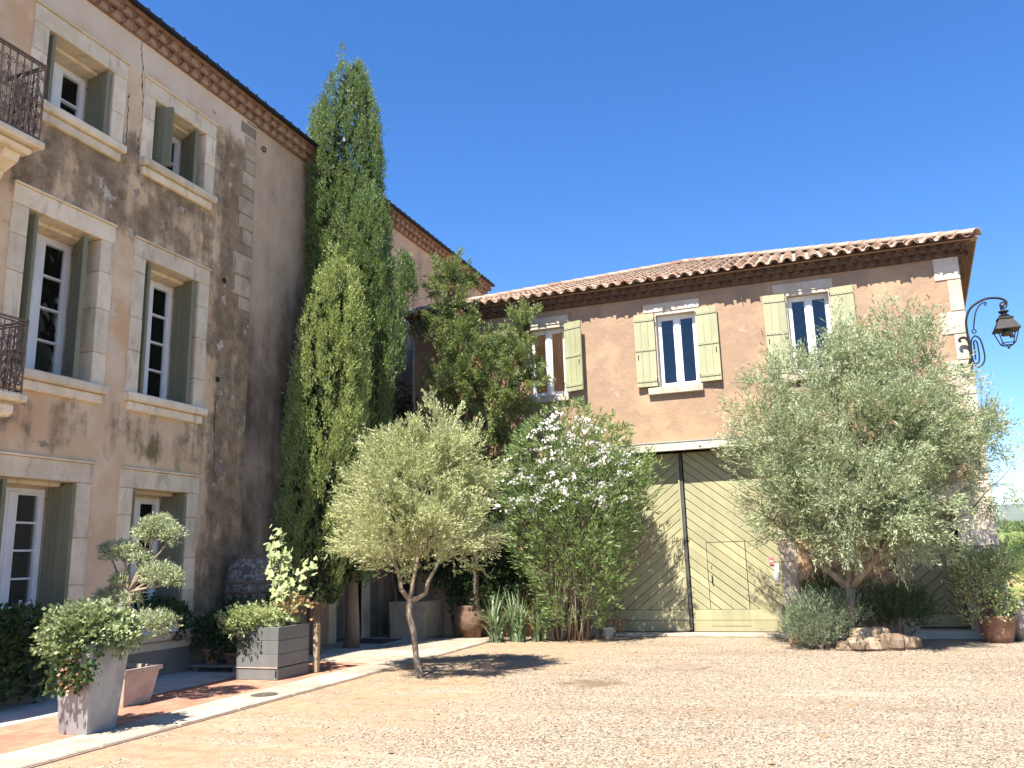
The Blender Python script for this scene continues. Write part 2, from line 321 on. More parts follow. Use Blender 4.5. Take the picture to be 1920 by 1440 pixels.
class MB:
    def __init__(s): s.v = []; s.f = []
    def add(s, v, f):
        n = len(s.v); s.v += [Vector(p) for p in v]; s.f += [tuple(i+n for i in q) for q in f]; return s
    def box(s, a, b, bev=0.0):
        x0, y0, z0 = [min(p, q) for p, q in zip(a, b)]; x1, y1, z1 = [max(p, q) for p, q in zip(a, b)]
        if bev <= 0:
            return s.add([(x0, y0, z0), (x1, y0, z0), (x1, y1, z0), (x0, y1, z0), (x0, y0, z1), (x1, y0, z1), (x1, y1, z1), (x0, y1, z1)],
                         [(0, 3, 2, 1), (4, 5, 6, 7), (0, 1, 5, 4), (1, 2, 6, 5), (2, 3, 7, 6), (3, 0, 4, 7)])
        e = min(bev, (x1-x0)*.45, (y1-y0)*.45, (z1-z0)*.45); v = []; f = []
        X = (x0, x1); Y = (y0, y1); Z = (z0, z1); ix = {}
        for i in (0, 1):
            for j in (0, 1):
                for k in (0, 1):
                    di = e if i == 0 else -e; dj = e if j == 0 else -e; dk = e if k == 0 else -e
                    ix[i, j, k, 0] = len(v); v.append((X[i], Y[j]+dj, Z[k]+dk))
                    ix[i, j, k, 1] = len(v); v.append((X[i]+di, Y[j], Z[k]+dk))
                    ix[i, j, k, 2] = len(v); v.append((X[i]+di, Y[j]+dj, Z[k]))
        for i in (0, 1): f.append([ix[i, 0, 0, 0], ix[i, 1, 0, 0], ix[i, 1, 1, 0], ix[i, 0, 1, 0]])
        for j in (0, 1): f.append([ix[0, j, 0, 1], ix[1, j, 0, 1], ix[1, j, 1, 1], ix[0, j, 1, 1]])
        for k in (0, 1): f.append([ix[0, 0, k, 2], ix[1, 0, k, 2], ix[1, 1, k, 2], ix[0, 1, k, 2]])
        for a_ in (0, 1):
            for b_ in (0, 1):
                f.append([ix[a_, b_, 0, 0], ix[a_, b_, 0, 1], ix[a_, b_, 1, 1], ix[a_, b_, 1, 0]])
                f.append([ix[a_, 0, b_, 0], ix[a_, 0, b_, 2], ix[a_, 1, b_, 2], ix[a_, 1, b_, 0]])
                f.append([ix[0, a_, b_, 1], ix[0, a_, b_, 2], ix[1, a_, b_, 2], ix[1, a_, b_, 1]])
        for i in (0, 1):
            for j in (0, 1):
                for k in (0, 1): f.append([ix[i, j, k, 0], ix[i, j, k, 1], ix[i, j, k, 2]])
        c = Vector(((x0+x1)/2, (y0+y1)/2, (z0+z1)/2)); ff = []
        for q in f:
            p = [Vector(v[i]) for i in q]; nn = (p[1]-p[0]).cross(p[2]-p[0]); ctr = sum(p, Vector())/len(p)
            ff.append(tuple(q) if nn.dot(ctr-c) > 0 else tuple(reversed(q)))
        return s.add(v, ff)
    def tube(s, pts, rad, sides=8, cap=True):
        pts = [Vector(p) for p in pts]; n = len(pts); rad = rad if hasattr(rad, '__len__') else [rad]*n
        up = Vector((0.31, 0.17, .93)); v = []; f = []; prev = None
        for i, p in enumerate(pts):
            d = (pts[min(i+1, n-1)]-pts[max(i-1, 0)]).normalized()
            a = (prev - d*prev.dot(d)) if prev is not None else d.cross(up)
            if a.length < 1e-4: a = d.cross(Vector((1, .2, .1)))
            a.normalize(); b = d.cross(a); prev = a
            for k in range(sides):
                t = 2*math.pi*k/sides; v.append(p+(a*math.cos(t)+b*math.sin(t))*rad[i])
        for i in range(n-1):
            for k in range(sides):
                k2 = (k+1) % sides; f.append((i*sides+k, i*sides+k2, (i+1)*sides+k2, (i+1)*sides+k))
        if cap: f.append(tuple(range(sides-1, -1, -1))); f.append(tuple(range((n-1)*sides, n*sides)))
        return s.add(v, f)
    def lathe(s, prof, c=(0, 0, 0), seg=24):
        v = []; f = []; m = len(prof)
        for r, z in prof:
            for k in range(seg):
                t = 2*math.pi*k/seg; v.append((c[0]+r*math.cos(t), c[1]+r*math.sin(t), c[2]+z))
        for i in range(m-1):
            for k in range(seg):
                k2 = (k+1) % seg; f.append((i*seg+k, i*seg+k2, (i+1)*seg+k2, (i+1)*seg+k))
        f.append(tuple(range(seg-1, -1, -1))); f.append(tuple(range((m-1)*seg, m*seg))); return s.add(v, f)
    def prism(s, poly, fn, t0, t1):
        n = len(poly); v = [fn(a, b, t0) for a, b in poly]+[fn(a, b, t1) for a, b in poly]
        f = [tuple(range(n-1, -1, -1)), tuple(range(n, 2*n))]+[(i, (i+1) % n, n+(i+1) % n, n+i) for i in range(n)]
        return s.add(v, f)
    def build(s, name, mat, parent=None, smooth=False): return mesh_obj(name, s.v, s.f, mat, parent, smooth)
    def mesh(s, name, mat, smooth=False):
        me = bpy.data.meshes.new(name); me.from_pydata([tuple(v) for v in s.v], [], s.f); me.materials.append(M[mat])
        if smooth: me.polygons.foreach_set('use_smooth', [True]*len(me.polygons))
        return me
def BX(a, b, name, mat, parent=None, bev=.006): return MB().box(a, b, bev).build(name, mat, parent)
def clip(poly, a, b, c):                    # keep a*x+b*y <= c
    out = []
    for i in range(len(poly)):
        p, q = poly[i], poly[(i+1) % len(poly)]; dp = a*p[0]+b*p[1]-c; dq = a*q[0]+b*q[1]-c
        if dp <= 0: out.append(p)
        if (dp < 0 < dq) or (dq < 0 < dp):
            t = dp/(dp-dq); out.append((p[0]+(q[0]-p[0])*t, p[1]+(q[1]-p[1])*t))
    return out
def wall_sheet(u0, u1, v0, v1, holes, fn):
    us = sorted({u0, u1, *[h[0] for h in holes], *[h[1] for h in holes]}); vs = sorted({v0, v1, *[h[2] for h in holes], *[h[3] for h in holes]})
    mb = MB()
    for i in range(len(us)-1):
        for j in range(len(vs)-1):
            cu, cv = (us[i]+us[i+1])/2, (vs[j]+vs[j+1])/2
            if any(h[0] < cu < h[1] and h[2] < cv < h[3] for h in holes): continue
            mb.add([fn(us[i], vs[j], 0), fn(us[i+1], vs[j], 0), fn(us[i+1], vs[j+1], 0), fn(us[i], vs[j+1], 0)], [(0, 1, 2, 3)])
    for h in holes:
        a, b, c, d, dep = h
        for (p, q) in (((a, c), (b, c)), ((b, c), (b, d)), ((b, d), (a, d)), ((a, d), (a, c))):
            mb.add([fn(*p, 0), fn(*q, 0), fn(*q, dep), fn(*p, dep)], [(0, 1, 2, 3)])
    return mb

# ------------------------------------------------------------------ numpy foliage
def vnoise(p, seed=0):
    p = np.asarray(p, float); i = np.floor(p).astype(np.int64); f = p-i; f = f*f*(3-2*f)
    def h(a, b, c):
        n = (a*374761393+b*668265263+c*2147483647+seed*1274126177) & 0xffffffff; n = ((n ^ (n >> 13))*1274126177) & 0xffffffff
        return ((n ^ (n >> 16)) & 0xffff)/65535.0
    x, y, z = i[..., 0], i[..., 1], i[..., 2]; r = 0
    for dx in (0, 1):
        for dy in (0, 1):
            for dz in (0, 1):
                wgt = (f[..., 0] if dx else 1-f[..., 0])*(f[..., 1] if dy else 1-f[..., 1])*(f[..., 2] if dz else 1-f[..., 2])
                r = r+wgt*h(x+dx, y+dy, z+dz)
    return r
def nrm(a): return a/np.maximum(np.linalg.norm(a, axis=-1, keepdims=True), 1e-9)
def rv(n): return nrm(rng.normal(size=(n, 3)))
def leaf_mesh(name, base, d, ln, wd, mat, parent, mid=.45, fold=.0, kindtag=None):
    n = len(base); d = nrm(d); s = nrm(np.cross(d, rv(n))); up = np.cross(s, d)
    ln = np.broadcast_to(np.asarray(ln, float).reshape(-1, 1), (n, 1)); wd = np.broadcast_to(np.asarray(wd, float).reshape(-1, 1), (n, 1))
    m = base+d*ln*mid+up*wd*fold
    v = np.stack([base, m+s*wd*.5, base+d*ln, m-s*wd*.5], 1).reshape(-1, 3)
    me = bpy.data.meshes.new(name); me.vertices.add(4*n); me.vertices.foreach_set('co', v.astype(np.float32).ravel())
    me.loops.add(4*n); me.loops.foreach_set('vertex_index', np.arange(4*n, dtype=np.int32))
    me.polygons.add(n); me.polygons.foreach_set('loop_start', np.arange(0, 4*n, 4, dtype=np.int32)); 
    me.materials.append(M[mat]); me.update(calc_edges=True); me.validate()
    return link(bpy.data.objects.new(name, me), parent)
def sprig_leaves(P, D, n, L, spread=.9, jit=.02):
    """n leaves along each sprig; returns bases and directions"""
    K = len(P); D = nrm(D); t = np.linspace(.05, 1, n)[None, :, None]; L = np.broadcast_to(np.asarray(L, float).reshape(-1, 1, 1), (K, 1, 1))
    b = P[:, None, :]+D[:, None, :]*t*L+rng.normal(size=(K, n, 3))*jit
    side = rng.normal(size=(K, n, 3)); side -= (side*D[:, None, :]).sum(-1, keepdims=True)*D[:, None, :]; side = nrm(side)
    d = D[:, None, :]+side*spread*(1.15-.7*t)
    return b.reshape(-1, 3), d.reshape(-1, 3)
def ell_points(n, c, r, inner=.5, seed=1, rough=.35, freq=1.6, zbias=None):
    """points in an ellipsoid shell with an uneven outline and clumps"""
    u = rv(n); 
    if zbias is not None: u[:, 2] = np.where(rng.random(n) < zbias, np.abs(u[:, 2]), u[:, 2])
    k = 1-rough*.6+rough*1.2*(vnoise(u*freq*1.7+seed*7.3, seed)-.15)
    rf = (inner+(1-inner)*rng.random(n)**.6)
    return np.array(c)+u*np.array(r)*(k*rf)[:, None], u
def profile_points(n, cx, cy, prof, inner=.6, seed=1, rough=.3, fz=.8, fa=1.5, ysq=1.0):
    """prof: list of (z, r)"""
    z = np.array([p[0] for p in prof]); r = np.array([p[1] for p in prof])
    zz = np.linspace(z[0], z[-1], 200); wgt = np.interp(zz, z, r)+.12; cdf = np.cumsum(wgt); cdf /= cdf[-1]
    h = np.interp(rng.random(n), cdf, zz); a = rng.random(n)*2*np.pi
    q = np.stack([np.cos(a)*fa, np.sin(a)*fa, h*fz], 1)+seed*5.1
    k = 1-rough*.5+rough*(vnoise(q*1.3, seed)+.5*vnoise(q*3.1, seed+3)-.25)
    rr = np.interp(h, z, r)*k*(inner+(1-inner)*rng.random(n)**.5)
    return np.stack([cx+rr*np.cos(a), cy+rr*np.sin(a)*ysq, h], 1), np.stack([np.cos(a), np.sin(a)*ysq, 0*a], 1)

# ================================================================== ground and setting
S = 3600
g = mesh_obj('ground', [(-S, -S, 0), (S, -S, 0), (S, S, 0), (-S, S, 0)], [(0, 1, 2, 3)], 'gravel_ground'); kind(g, 'structure')
def add_gravel():
    n = 110000; y = 3.2+14*rng.random(n)**1.35; x = -6.3+rng.random(n)*(.42*y+6.8)
    keep = (x > -6.35) & (y < 16.9); x, y = x[keep], y[keep]
    keep = ((x+3.0)**2+(y-10.85)**2) > .3*rng.random(len(x)); x, y = x[keep], y[keep]; dens = vnoise(np.stack([x*.55, y*.8, 0*x], 1), 4); edge = np.clip((x+5.6)/2.2, .12, 1); keep = rng.random(len(x)) < np.clip((dens-.2)*2.2, .15, 1)*edge; x, y = x[keep], y[keep]; n = len(x)
    s = .0045+.009*rng.random(n)**2.2; oc = np.array([(1, 0, 0), (0, 1, 0), (-1, 0, 0), (0, -1, 0), (0, 0, 1), (0, 0, -.4)], float)
    a = rng.random(n)*6.28; sx = s*(.8+.7*rng.random(n)); sy = s*(.6+.5*rng.random(n)); sz = s*(.35+.35*rng.random(n))
    px = oc[None, :, 0]*sx[:, None]; py = oc[None, :, 1]*sy[:, None]; pz = oc[None, :, 2]*sz[:, None]
    v = np.stack([x[:, None]+px*np.cos(a)[:, None]-py*np.sin(a)[:, None], y[:, None]+px*np.sin(a)[:, None]+py*np.cos(a)[:, None], pz+.002], 2).reshape(-1, 3)
    tri = np.array([(0, 1, 4), (1, 2, 4), (2, 3, 4), (3, 0, 4), (1, 0, 5), (2, 1, 5), (3, 2, 5), (0, 3, 5)]); f = (np.arange(n)[:, None, None]*6+tri[None]).reshape(-1)
    me = bpy.data.meshes.new('gravel'); me.vertices.add(len(v)); me.vertices.foreach_set('co', v.astype(np.float32).ravel()); me.loops.add(len(f)); me.loops.foreach_set('vertex_index', f.astype(np.int32))
    me.polygons.add(len(f)//3); me.polygons.foreach_set('loop_start', np.arange(0, len(f), 3, dtype=np.int32)); me.materials.append(M['pebble']); me.update(calc_edges=True)
    o = link(bpy.data.objects.new('gravel', me), None); kind(o, 'stuff'); tag(o, 'loose pale pinkish gravel scattered over the courtyard', 'gravel')
add_gravel()
def hill(name, mat, y0, x0, x1, prof, seed, rough):
    xs = np.linspace(x0, x1, 60); v = []; f = []; m = len(prof)
    for j, (dy, hgt) in enumerate(prof):
        for i, x in enumerate(xs):
            k = .75+.5*vnoise(np.array([x/rough, dy/rough, seed]), seed)
            v.append((x, y0+dy, hgt*k if hgt > 0 else hgt))
    for j in range(m-1):
        for i in range(59): f.append((j*60+i, j*60+i+1, (j+1)*60+i+1, (j+1)*60+i))
    return kind(mesh_obj(name, v, f, mat, None, True), 'structure')
hill('hill', 'hill_green', 120, -300, 500, [(0, -1), (40, 1.2), (110, 4.2), (200, 7.5), (300, 9), (420, 6)], 3, 90)
hill('distant_ridge', 'hill_far', 1500, -1500, 3000, [(0, -5), (300, 30), (800, 78), (1200, 112), (1700, 100)], 5, 1300)

# ------------------------------------------------------------------ paving strip
pv = BX((-9.6, 2.5, -.1), (-6.38, 16.35, .012), 'paving', 'mortar', None, 0); kind(pv, 'structure')
y = 2.55; i = 0
while y < 16.2:
    L = .85+.35*random.random(); y1 = min(y+L, 16.3)
    BX((-7.02, y, 0), (-6.40+.006*random.random(), y1-.014, .03+.006*random.random()), 'slab', 'paving_stone', pv, .012); y = y1
tile_me = MB().box((-.196, -.196, 0), (.196, .196, .0), 0)
tile_me = MB().box((-.197, -.197, -.01), (.197, .197, .008), .004).mesh('red_tile', 'red_tile')
for ix in range(3):
    for iy in range(24):
        inst('red_tile', tile_me, (-7.226-.402*ix, 2.78+.402*iy, .018+.003*random.random()), (0, 0, random.choice((0, 1.5708, 3.14159))+.004*random.uniform(-1, 1)), pv)
y = 12.25
while y < 16.2:
    L = .7+.3*random.random(); y1 = min(y+L, 16.3)
    for (a, b) in ((-8.23, -7.63), (-7.622, -7.03)): BX((a, y, 0), (b, y1-.008, .026+.004*random.random()), 'slab', 'paving_stone', pv, .008)
    y = y1
y = 2.55
while y < 16.2:
    L = .9+.3*random.random(); y1 = min(y+L, 16.3); BX((-9.5, y, 0), (-8.24, y1-.008, .03+.004*random.random()), 'slab', 'concrete', pv, .008); y = y1

# ================================================================== main house (left)
WX = -9.55
HS = thing('main_house', (WX, 12, 0), 'tall three-storey house with stained plaster, stone window surrounds and grey-green shutters', 'house')
LW = [  # y0,y1,z0,z1, rows, right shutter inset, left shutter inset, left out
    (7.50, 8.68, 7.93, 9.06, 2, .10, .12, 0.0), (9.50, 10.72, 7.95, 9.06, 2, .22, .26, .16),
    (7.46, 8.68, 4.18, 6.35, 4, .26, .15, 0.0), (9.52, 10.74, 4.18, 6.33, 4, .13, .12, 0.0),
    (7.42, 8.60, .66, 2.78, 5, .04, .10, 0.0), (9.56, 10.73, .66, 2.77, 4, .05, .06, 0.0)]
DEP = .5
fnL = lambda u, v, d: (WX-d, u, v)
holes = [(a-.05, b+.05, c-.05, d+.06, DEP) for a, b, c, d, *_ in LW]
wall_sheet(2.0, 12.09, 0, 9.95, holes, fnL).build('wall', 'plaster_old', HS)
W2X = WX-.02
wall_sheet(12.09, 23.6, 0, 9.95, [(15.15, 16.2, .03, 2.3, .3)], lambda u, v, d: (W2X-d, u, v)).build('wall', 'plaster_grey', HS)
# far end wall, back wall, inside lining
mb = MB(); mb.add([(WX, 23.6, 0), (WX-10, 23.6, 0), (WX-10, 23.6, 9.95), (WX, 23.6, 9.95)], [(0, 1, 2, 3)])
mb.add([(WX-10, 2, 0), (WX-10, 23.6, 0), (WX-10, 23.6, 9.95), (WX-10, 2, 9.95)], [(0, 1, 2, 3)]); mb.add([(WX, 2, 0), (WX-10, 2, 0), (WX-10, 2, 9.95), (WX, 2, 9.95)], [(0, 1, 2, 3)])
mb.build('rear_wall', 'plaster_old', HS)
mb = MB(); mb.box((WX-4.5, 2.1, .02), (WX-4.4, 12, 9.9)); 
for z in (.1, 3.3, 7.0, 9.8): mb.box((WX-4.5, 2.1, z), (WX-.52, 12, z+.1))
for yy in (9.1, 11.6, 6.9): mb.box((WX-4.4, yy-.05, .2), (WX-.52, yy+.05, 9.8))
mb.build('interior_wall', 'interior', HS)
# plinth
mb = MB()
mb.box((WX-.1, 2.0, 0), (WX+.06, 12.6, .42)); mb.build('plinth', 'plinth', HS)

def stone(a, b, parent=HS, mat='limestone', name='jamb_stone', bev=.008): return BX(a, b, name, mat, parent, bev)
def left_window(y0, y1, z0, z1, rows, insR, insL, outL, idx):
    P_ = .025  # surround stands proud of the plaster
    so_, lt = .235, .27
    # lintel, jamb stones, sill
    stone((WX-.24, y0-so_, z1), (WX+P_, y1+so_, z1+lt), name='lintel', bev=.01)
    BX((WX-.02, y0-so_-.01, z1+lt+.002), (WX+P_+.03, y1+so_+.01, z1+lt+.03), 'drip_mould', 'limestone', HS, .008)
    for s in (0, 1):
        z = z0
        while z < z1-.01:
            h = random.uniform(.42, .75); zt = z+h if z+h < z1-.25 else z1
            e = .015*random.random()
            if s == 0: stone((WX-.24, y0-so_+e, z+.002), (WX+P_-.004*random.random(), y0+.012, zt-.004))
            else: stone((WX-.24, y1-.012, z+.002), (WX+P_-.004*random.random(), y1+so_-e, zt-.004))
            z = zt
    sl_ = stone((WX-DEP+.02, y0-so_+.0, z0-.13), (WX+.13, y1+so_, z0-.002), name='sill', bev=.02)
    BX((WX-.02, y0-so_+.05, z0-.27), (WX+.065, y1+so_-.05, z0-.133), 'sill_moulding', 'limestone', HS, .02)
    # embrasure stone lining behind the jamb
    lining = MB(); lining.box((WX-DEP, y0-.04, z0), (WX-.242, y0+.05, z1-.002)); lining.box((WX-DEP, y1-.05, z0), (WX-.242, y1+.04, z1-.002)); lining.box((WX-DEP, y0-.04, z1-.05), (WX-.242, y1+.04, z1+.03)); lining.build('embrasure', 'limestone', HS)
    # window: frame with two casements
    a, b, c, d = y0+.09, y1-.09, z0+.01, z1-.08; x0, x1 = WX-DEP-.05, WX-DEP+.03; f = .05; mid_ = (a+b)/2
    fr = MB(); fr.box((x0, a, c), (x1, a+f, d), .005); fr.box((x0, b-f, c), (x1, b, d), .005); fr.box((x0, a+f, d-f), (x1, b-f, d), .005); fr.box((x0, a+f, c), (x1, b-f, c+f), .005)
    fr.box((x0, mid_-.055, c+f), (x1+.012, mid_+.055, d-f), .008)
    fo = fr.build('window', 'white_paint', HS)
    # fill of wall around the frame
    blk = MB(); blk.box((x0+.02, y0-.02, z0-.02), (x1-.02, a+.005, z1+.02)); blk.box((x0+.02, b-.005, z0-.02), (x1-.02, y1+.02, z1+.02)); blk.box((x0+.02, a, d-.005), (x1-.02, b, z1+.02)); blk.build('embrasure', 'limestone', HS)
    for (p, q) in ((a+f, mid_-.055), (mid_+.055, b-f)):
        cs = MB()
        for (uu, vv) in (((p, c+f), (p+.035, d-f)), ((q-.035, c+f), (q, d-f)), ((p+.035, d-f-.04), (q-.035, d-f)), ((p+.035, c+f), (q-.035, c+f+.06))):
            cs.box((x0+.01, uu[0], uu[1]), (x1+.004, vv[0], vv[1]), .003)
        cs.build('casement', 'white_paint', fo)
        zz0, zz1 = c+f+.06, d-f-.04; st = (zz1-zz0)/rows
        for r in range(rows):
            lo = zz0+r*st+(.011 if r else 0); hi = zz0+(r+1)*st-(.011 if r < rows-1 else 0)
            BX((x0+.03, p+.03, lo-.004), (x0+.036, q-.03, hi+.004), 'pane', 'window_glass', fo, 0)
            if r: BX((x0+.02, p+.034, zz0+r*st-.013), (x1, q-.034, zz0+r*st+.013), 'glazing_bar', 'white_paint', fo, .003)
    if idx == 5:
        cu = MB(); n = 40; v = []
        for k in range(n+1):
            yy = a+.06+(b-a-.12)*k/n; v += [(WX-DEP-.16+.03*math.sin(k*1.9), yy, c), (WX-DEP-.16+.03*math.sin(k*1.9+.3), yy, d)]
        cu.add(v, [(2*k, 2*k+2, 2*k+3, 2*k+1) for k in range(n)]); cu.build('curtain_or_reflection', 'curtain_brown', fo)
    # shutters hinged on the frame, standing open in the embrasure
    for s in (0, 1):
        if s == 0: h = Vector((WX-.40, y0+.065, 0)); e = Vector((WX+outL-.02, y0+insL, 0))
        else: h = Vector((WX-.44, y1-.065, 0)); e = Vector((WX-.015, y1-insR, 0))
        dd = (e-h); ln = dd.length; dd.normalize(); nn = Vector((dd.y, -dd.x, 0))  # toward +x / -y side
        sh_ = MB(); z_0, z_1 = z0+.03, z1-.03
        def slabq(u0, u1, za, zb, t0, t1, m=None):
            m = m or MB(); pts = [h+dd*u0+nn*t0, h+dd*u1+nn*t0, h+dd*u1+nn*t1, h+dd*u0+nn*t1]
            return m.add([(p.x, p.y, za) for p in pts]+[(p.x, p.y, zb) for p in pts], [(0, 3, 2, 1), (4, 5, 6, 7), (0, 1, 5, 4), (1, 2, 6, 5), (2, 3, 7, 6), (3, 0, 4, 7)])
        slabq(0, ln, z_0, z_1, -.018, .012, sh_); shutter = sh_.build('shutter', 'shutter_grey', HS)
        npl = 4
        for k in range(npl): slabq(ln*k/npl+.003, ln*(k+1)/npl-.003, z_0+.002, z_1-.002, .012, .022).build('plank', 'shutter_grey', shutter)
        slabq(ln-.012, ln+.012, z_0, z_1, -.032, .026).build('edge_strip', 'shutter_grey', shutter)
        for zz in (z_0+.15, z_1-.2): slabq(-.02, ln*.7, zz, zz+.035, .022, .027).build('strap_hinge', 'shutter_grey', shutter)
for i, L_ in enumerate(LW): left_window(*L_, i)
# window behind the upper balcony is out of view; quoin stones at the joint of the two plasters
z = 6.15; i = 0
while z < 9.85:
    h = random.uniform(.2, .42); zt = min(z+h, 9.9); wide = random.uniform(.27, .52)
    BX((WX-.1, 12.085-wide, z+.008), (WX+.006+.016*random.random(), 12.085, zt-.008), 'quoin_stone', 'quoin_stone', HS, .018)
    z = zt; i += 1
for (z, y_, w_, h_) in ((5.75, 11.75, .3, .3), (5.35, 11.8, .26, .22), (4.6, 11.78, .24, .3)):
    pass
# crack in the plaster, wall ring, iron wall tie
def crack(pts, name='crack'):
    mb = MB(); n = len(pts); wv = [.003+.012*random.random()**2 for _ in pts]; wv[0] = wv[-1] = .001
    v = []
    for (ya, za), w_ in zip(pts, wv): v += [(WX+.003, ya-w_, za), (WX+.003, ya+w_, za)]
    mb.add(v, [(2*i, 2*i+1, 2*i+3, 2*i+2) for i in range(n-1)])
    return mb.build(name, 'dark_gap', HS)
def jag(y0, z0, z1, n, amp):
    out = []; yy = y0
    for i in range(n+1): out.append((yy, z0+(z1-z0)*i/n)); yy += random.uniform(-amp, amp)
    return out
crack(jag(9.17, 9.93, 7.6, 60, .022)); crack(jag(8.98, 8.9, 7.9, 30, .016)); crack(jag(11.3, 4.4, 3.0, 30, .02)) 
mb = MB(); mb.tube([(W2X+.04, 12.3+.05*math.cos(t), 9.53+.05*math.sin(t)) for t in np.linspace(0, 6.28, 14)], .012, 6); mb.build('wall_ring', 'iron', HS)
for (yy, zz) in ((11.35, 6.55), (11.3, 4.75)):
    mb = MB(); mb.lathe([(.05, 0), (.05, .015), (.03, .02)], (0, 0, 0), 10); mb.v = [Vector((WX+p.z, yy+p.x, zz+p.y)) for p in mb.v]; mb.build('wall_tie', 'iron', HS)
# side door with stone jambs, in the grey wall
stone((W2X-.2, 14.87, 0), (W2X+.05, 15.15, 2.3), name='jamb_stone'); stone((W2X-.2, 16.2, 0), (W2X+.05, 16.5, 2.3), name='jamb_stone'); stone((W2X-.2, 14.85, 2.302), (W2X+.06, 16.52, 2.62), name='lintel')
dr = BX((W2X-.29, 15.15, .03), (W2X-.23, 16.2, 2.3), 'door', 'old_wood', HS, .004)
for k in range(5): BX((W2X-.23, 15.16+.207*k, .05), (W2X-.215, 15.16+.207*k+.2, 2.28), 'plank', 'old_wood', dr, .003)
# ---- cornice of hollow tiles and the roof edge
def arch_mesh(name, mat, Rf, Rb, L, th=.016, seg=8, up=True):
    mb = MB(); v = []; f = []
    for (r, yy) in ((Rf, 0), (Rb, L)):
        for rr in (r, r-th):
            for k in range(seg+1):
                t = math.pi*k/seg; v.append((rr*math.cos(t), yy, rr*math.sin(t)*(1 if up else -1)))
    s = seg+1
    for k in range(seg):
        f += [(k, k+1, 2*s+k+1, 2*s+k), (s+k+1, s+k, 3*s+k, 3*s+k+1), (k+1, k, s+k, s+k+1), (2*s+k, 2*s+k+1, 3*s+k+1, 3*s+k)]
    f += [(0, 2*s, 3*s, s), (seg, s+seg, 3*s+seg, 2*s+seg)]
    return mb.add(v, f).mesh(name, mat, True)
gen_me = arch_mesh('cornice_tile', 'genoise', .118, .118, .2, .02, 8)
gen_shaded = arch_mesh('cornice_tile', 'genoise_shaded', .096, .096, .2, .02, 8)
cov_me = arch_mesh('roof_tile', 'roof_tile', .098, .078, .46, .016, 8)
def cornice(house, length, place, z0, rot, rows=2, pitch=.215, rise=.118, outs=(.11, .21), stag=True, me=None):
    """place(u, out, z) -> world point; tiles face outwards"""
    for r in range(rows):
        n = int(length/pitch)
        for k in range(n+1):
            u = k*pitch+(pitch/2 if r % 2 and stag else 0)+random.uniform(-.008, .008)
            if u > length: continue
            inst('cornice_tile', me or gen_me, place(u, outs[r]+random.uniform(-.008, .008), z0+r*rise), (0, 0, rot), house, (1, 1, 1+random.uniform(-.06, .06)))
for (p, q) in (((WX-.2, 2.0, 9.93), (WX+.075, 23.6, 10.036)), ((WX-.2, 2.0, 10.055), (WX+.165, 23.6, 10.155))): BX(p, q, 'cornice_bed', 'mortar', HS, 0)
BX((WX-.2, 2.0, 10.036), (WX+.125, 23.6, 10.053), 'cornice_course', 'genoise', HS, .003); BX((WX-.2, 2.0, 10.157), (WX+.235, 23.65, 10.176), 'cornice_course', 'genoise', HS, .003)
BX((WX-.1, 2.0, 9.915), (WX+.03, 23.6, 9.929), 'cornice_course', 'genoise', HS, .003)
cornice(HS, 16.3, lambda u, o, z: (WX+o, 7.35+u, z), 9.93, math.pi/2, pitch=.245, rise=.124, outs=(.115, .205))
slopeL = .33; aL = math.atan(slopeL)
rf = MB(); rf.add([(WX+.27, 1.9, 10.19), (WX+.27, 23.75, 10.19), (WX-5, 23.75, 10.19+5.27*slopeL), (WX-5, 1.9, 10.19+5.27*slopeL), (WX-10.3, 23.75, 10.19), (WX-10.3, 1.9, 10.19)], [(0, 1, 2, 3), (3, 2, 4, 5)])
rf.add([(WX+.27, 1.9, 10.178), (WX+.27, 23.75, 10.178), (WX-10.3, 23.75, 10.178), (WX-10.3, 1.9, 10.178)], [(0, 1, 2, 3)])
rfo = rf.build('roof', 'genoise', HS)
edge = BX((WX+.1, 1.9, 10.18), (WX+.285, 23.75, 10.196), 'roof_board', 'iron', HS, .002)
for k in range(67):
    inst('roof_tile', cov_me, (WX+.25+random.uniform(-.015, .015), 7.2+.245*k, 10.19), (aL, 0, math.pi/2), rfo, (1, 1, .6))
gt = MB(); gt.box((WX+.262, 1.9, 10.178), (WX+.34, 23.75, 10.19), .002); gt.box((WX+.325, 1.9, 10.19), (WX+.34, 23.75, 10.235), .002); gto = gt.build('gutter', 'iron', HS)
for k in range(60): BX((WX+.30, 7.3+.27*k-.02, 10.19), (WX+.345, 7.3+.27*k+.02, 10.262), 'gutter_clip', 'iron', gto, .004)
# ---- balconies
def spiral(cx, cz, r0, turns, a0, sgn=1, n=18):
    return [(0, cx+r0*(1-.75*k/n)*math.cos(a0+sgn*turns*6.283*k/n), cz+r0*(1-.75*k/n)*math.sin(a0+sgn*turns*6.283*k/n)) for k in range(n+1)]
def railing_motif(H, W_):
    mb = MB(); r = .0065
    mb.tube([(0, 0, 0), (0, 0, H)], .008, 5)
    for s in (1, -1):
        for cz in (H*.12, H*.33, H*.62, H*.86): mb.tube(spiral(s*W_*.26, cz, W_*.22, 1.25, R(90), s), r, 4)
        mb.tube([(0, s*W_*.46, 0), (0, s*W_*.46, H)], .006, 4)
        mb.tube([(0, s*(W_*.05+W_*.38*math.sin(math.pi*k/10)), H*.14+H*.6*k/10) for k in range(11)], r, 4)
        mb.tube([(.004, s*W_*.25+.02*math.cos(t), H*.48+.02*math.sin(t)) for t in np.linspace(0, 6.28, 9)], .008, 4)
    for t in (.22, .5, .78): mb.box((-.008, -.028, H*t-.028), (.008, .028, H*t+.028), .008)
    return mb.mesh('railing_scroll', 'rust_iron')
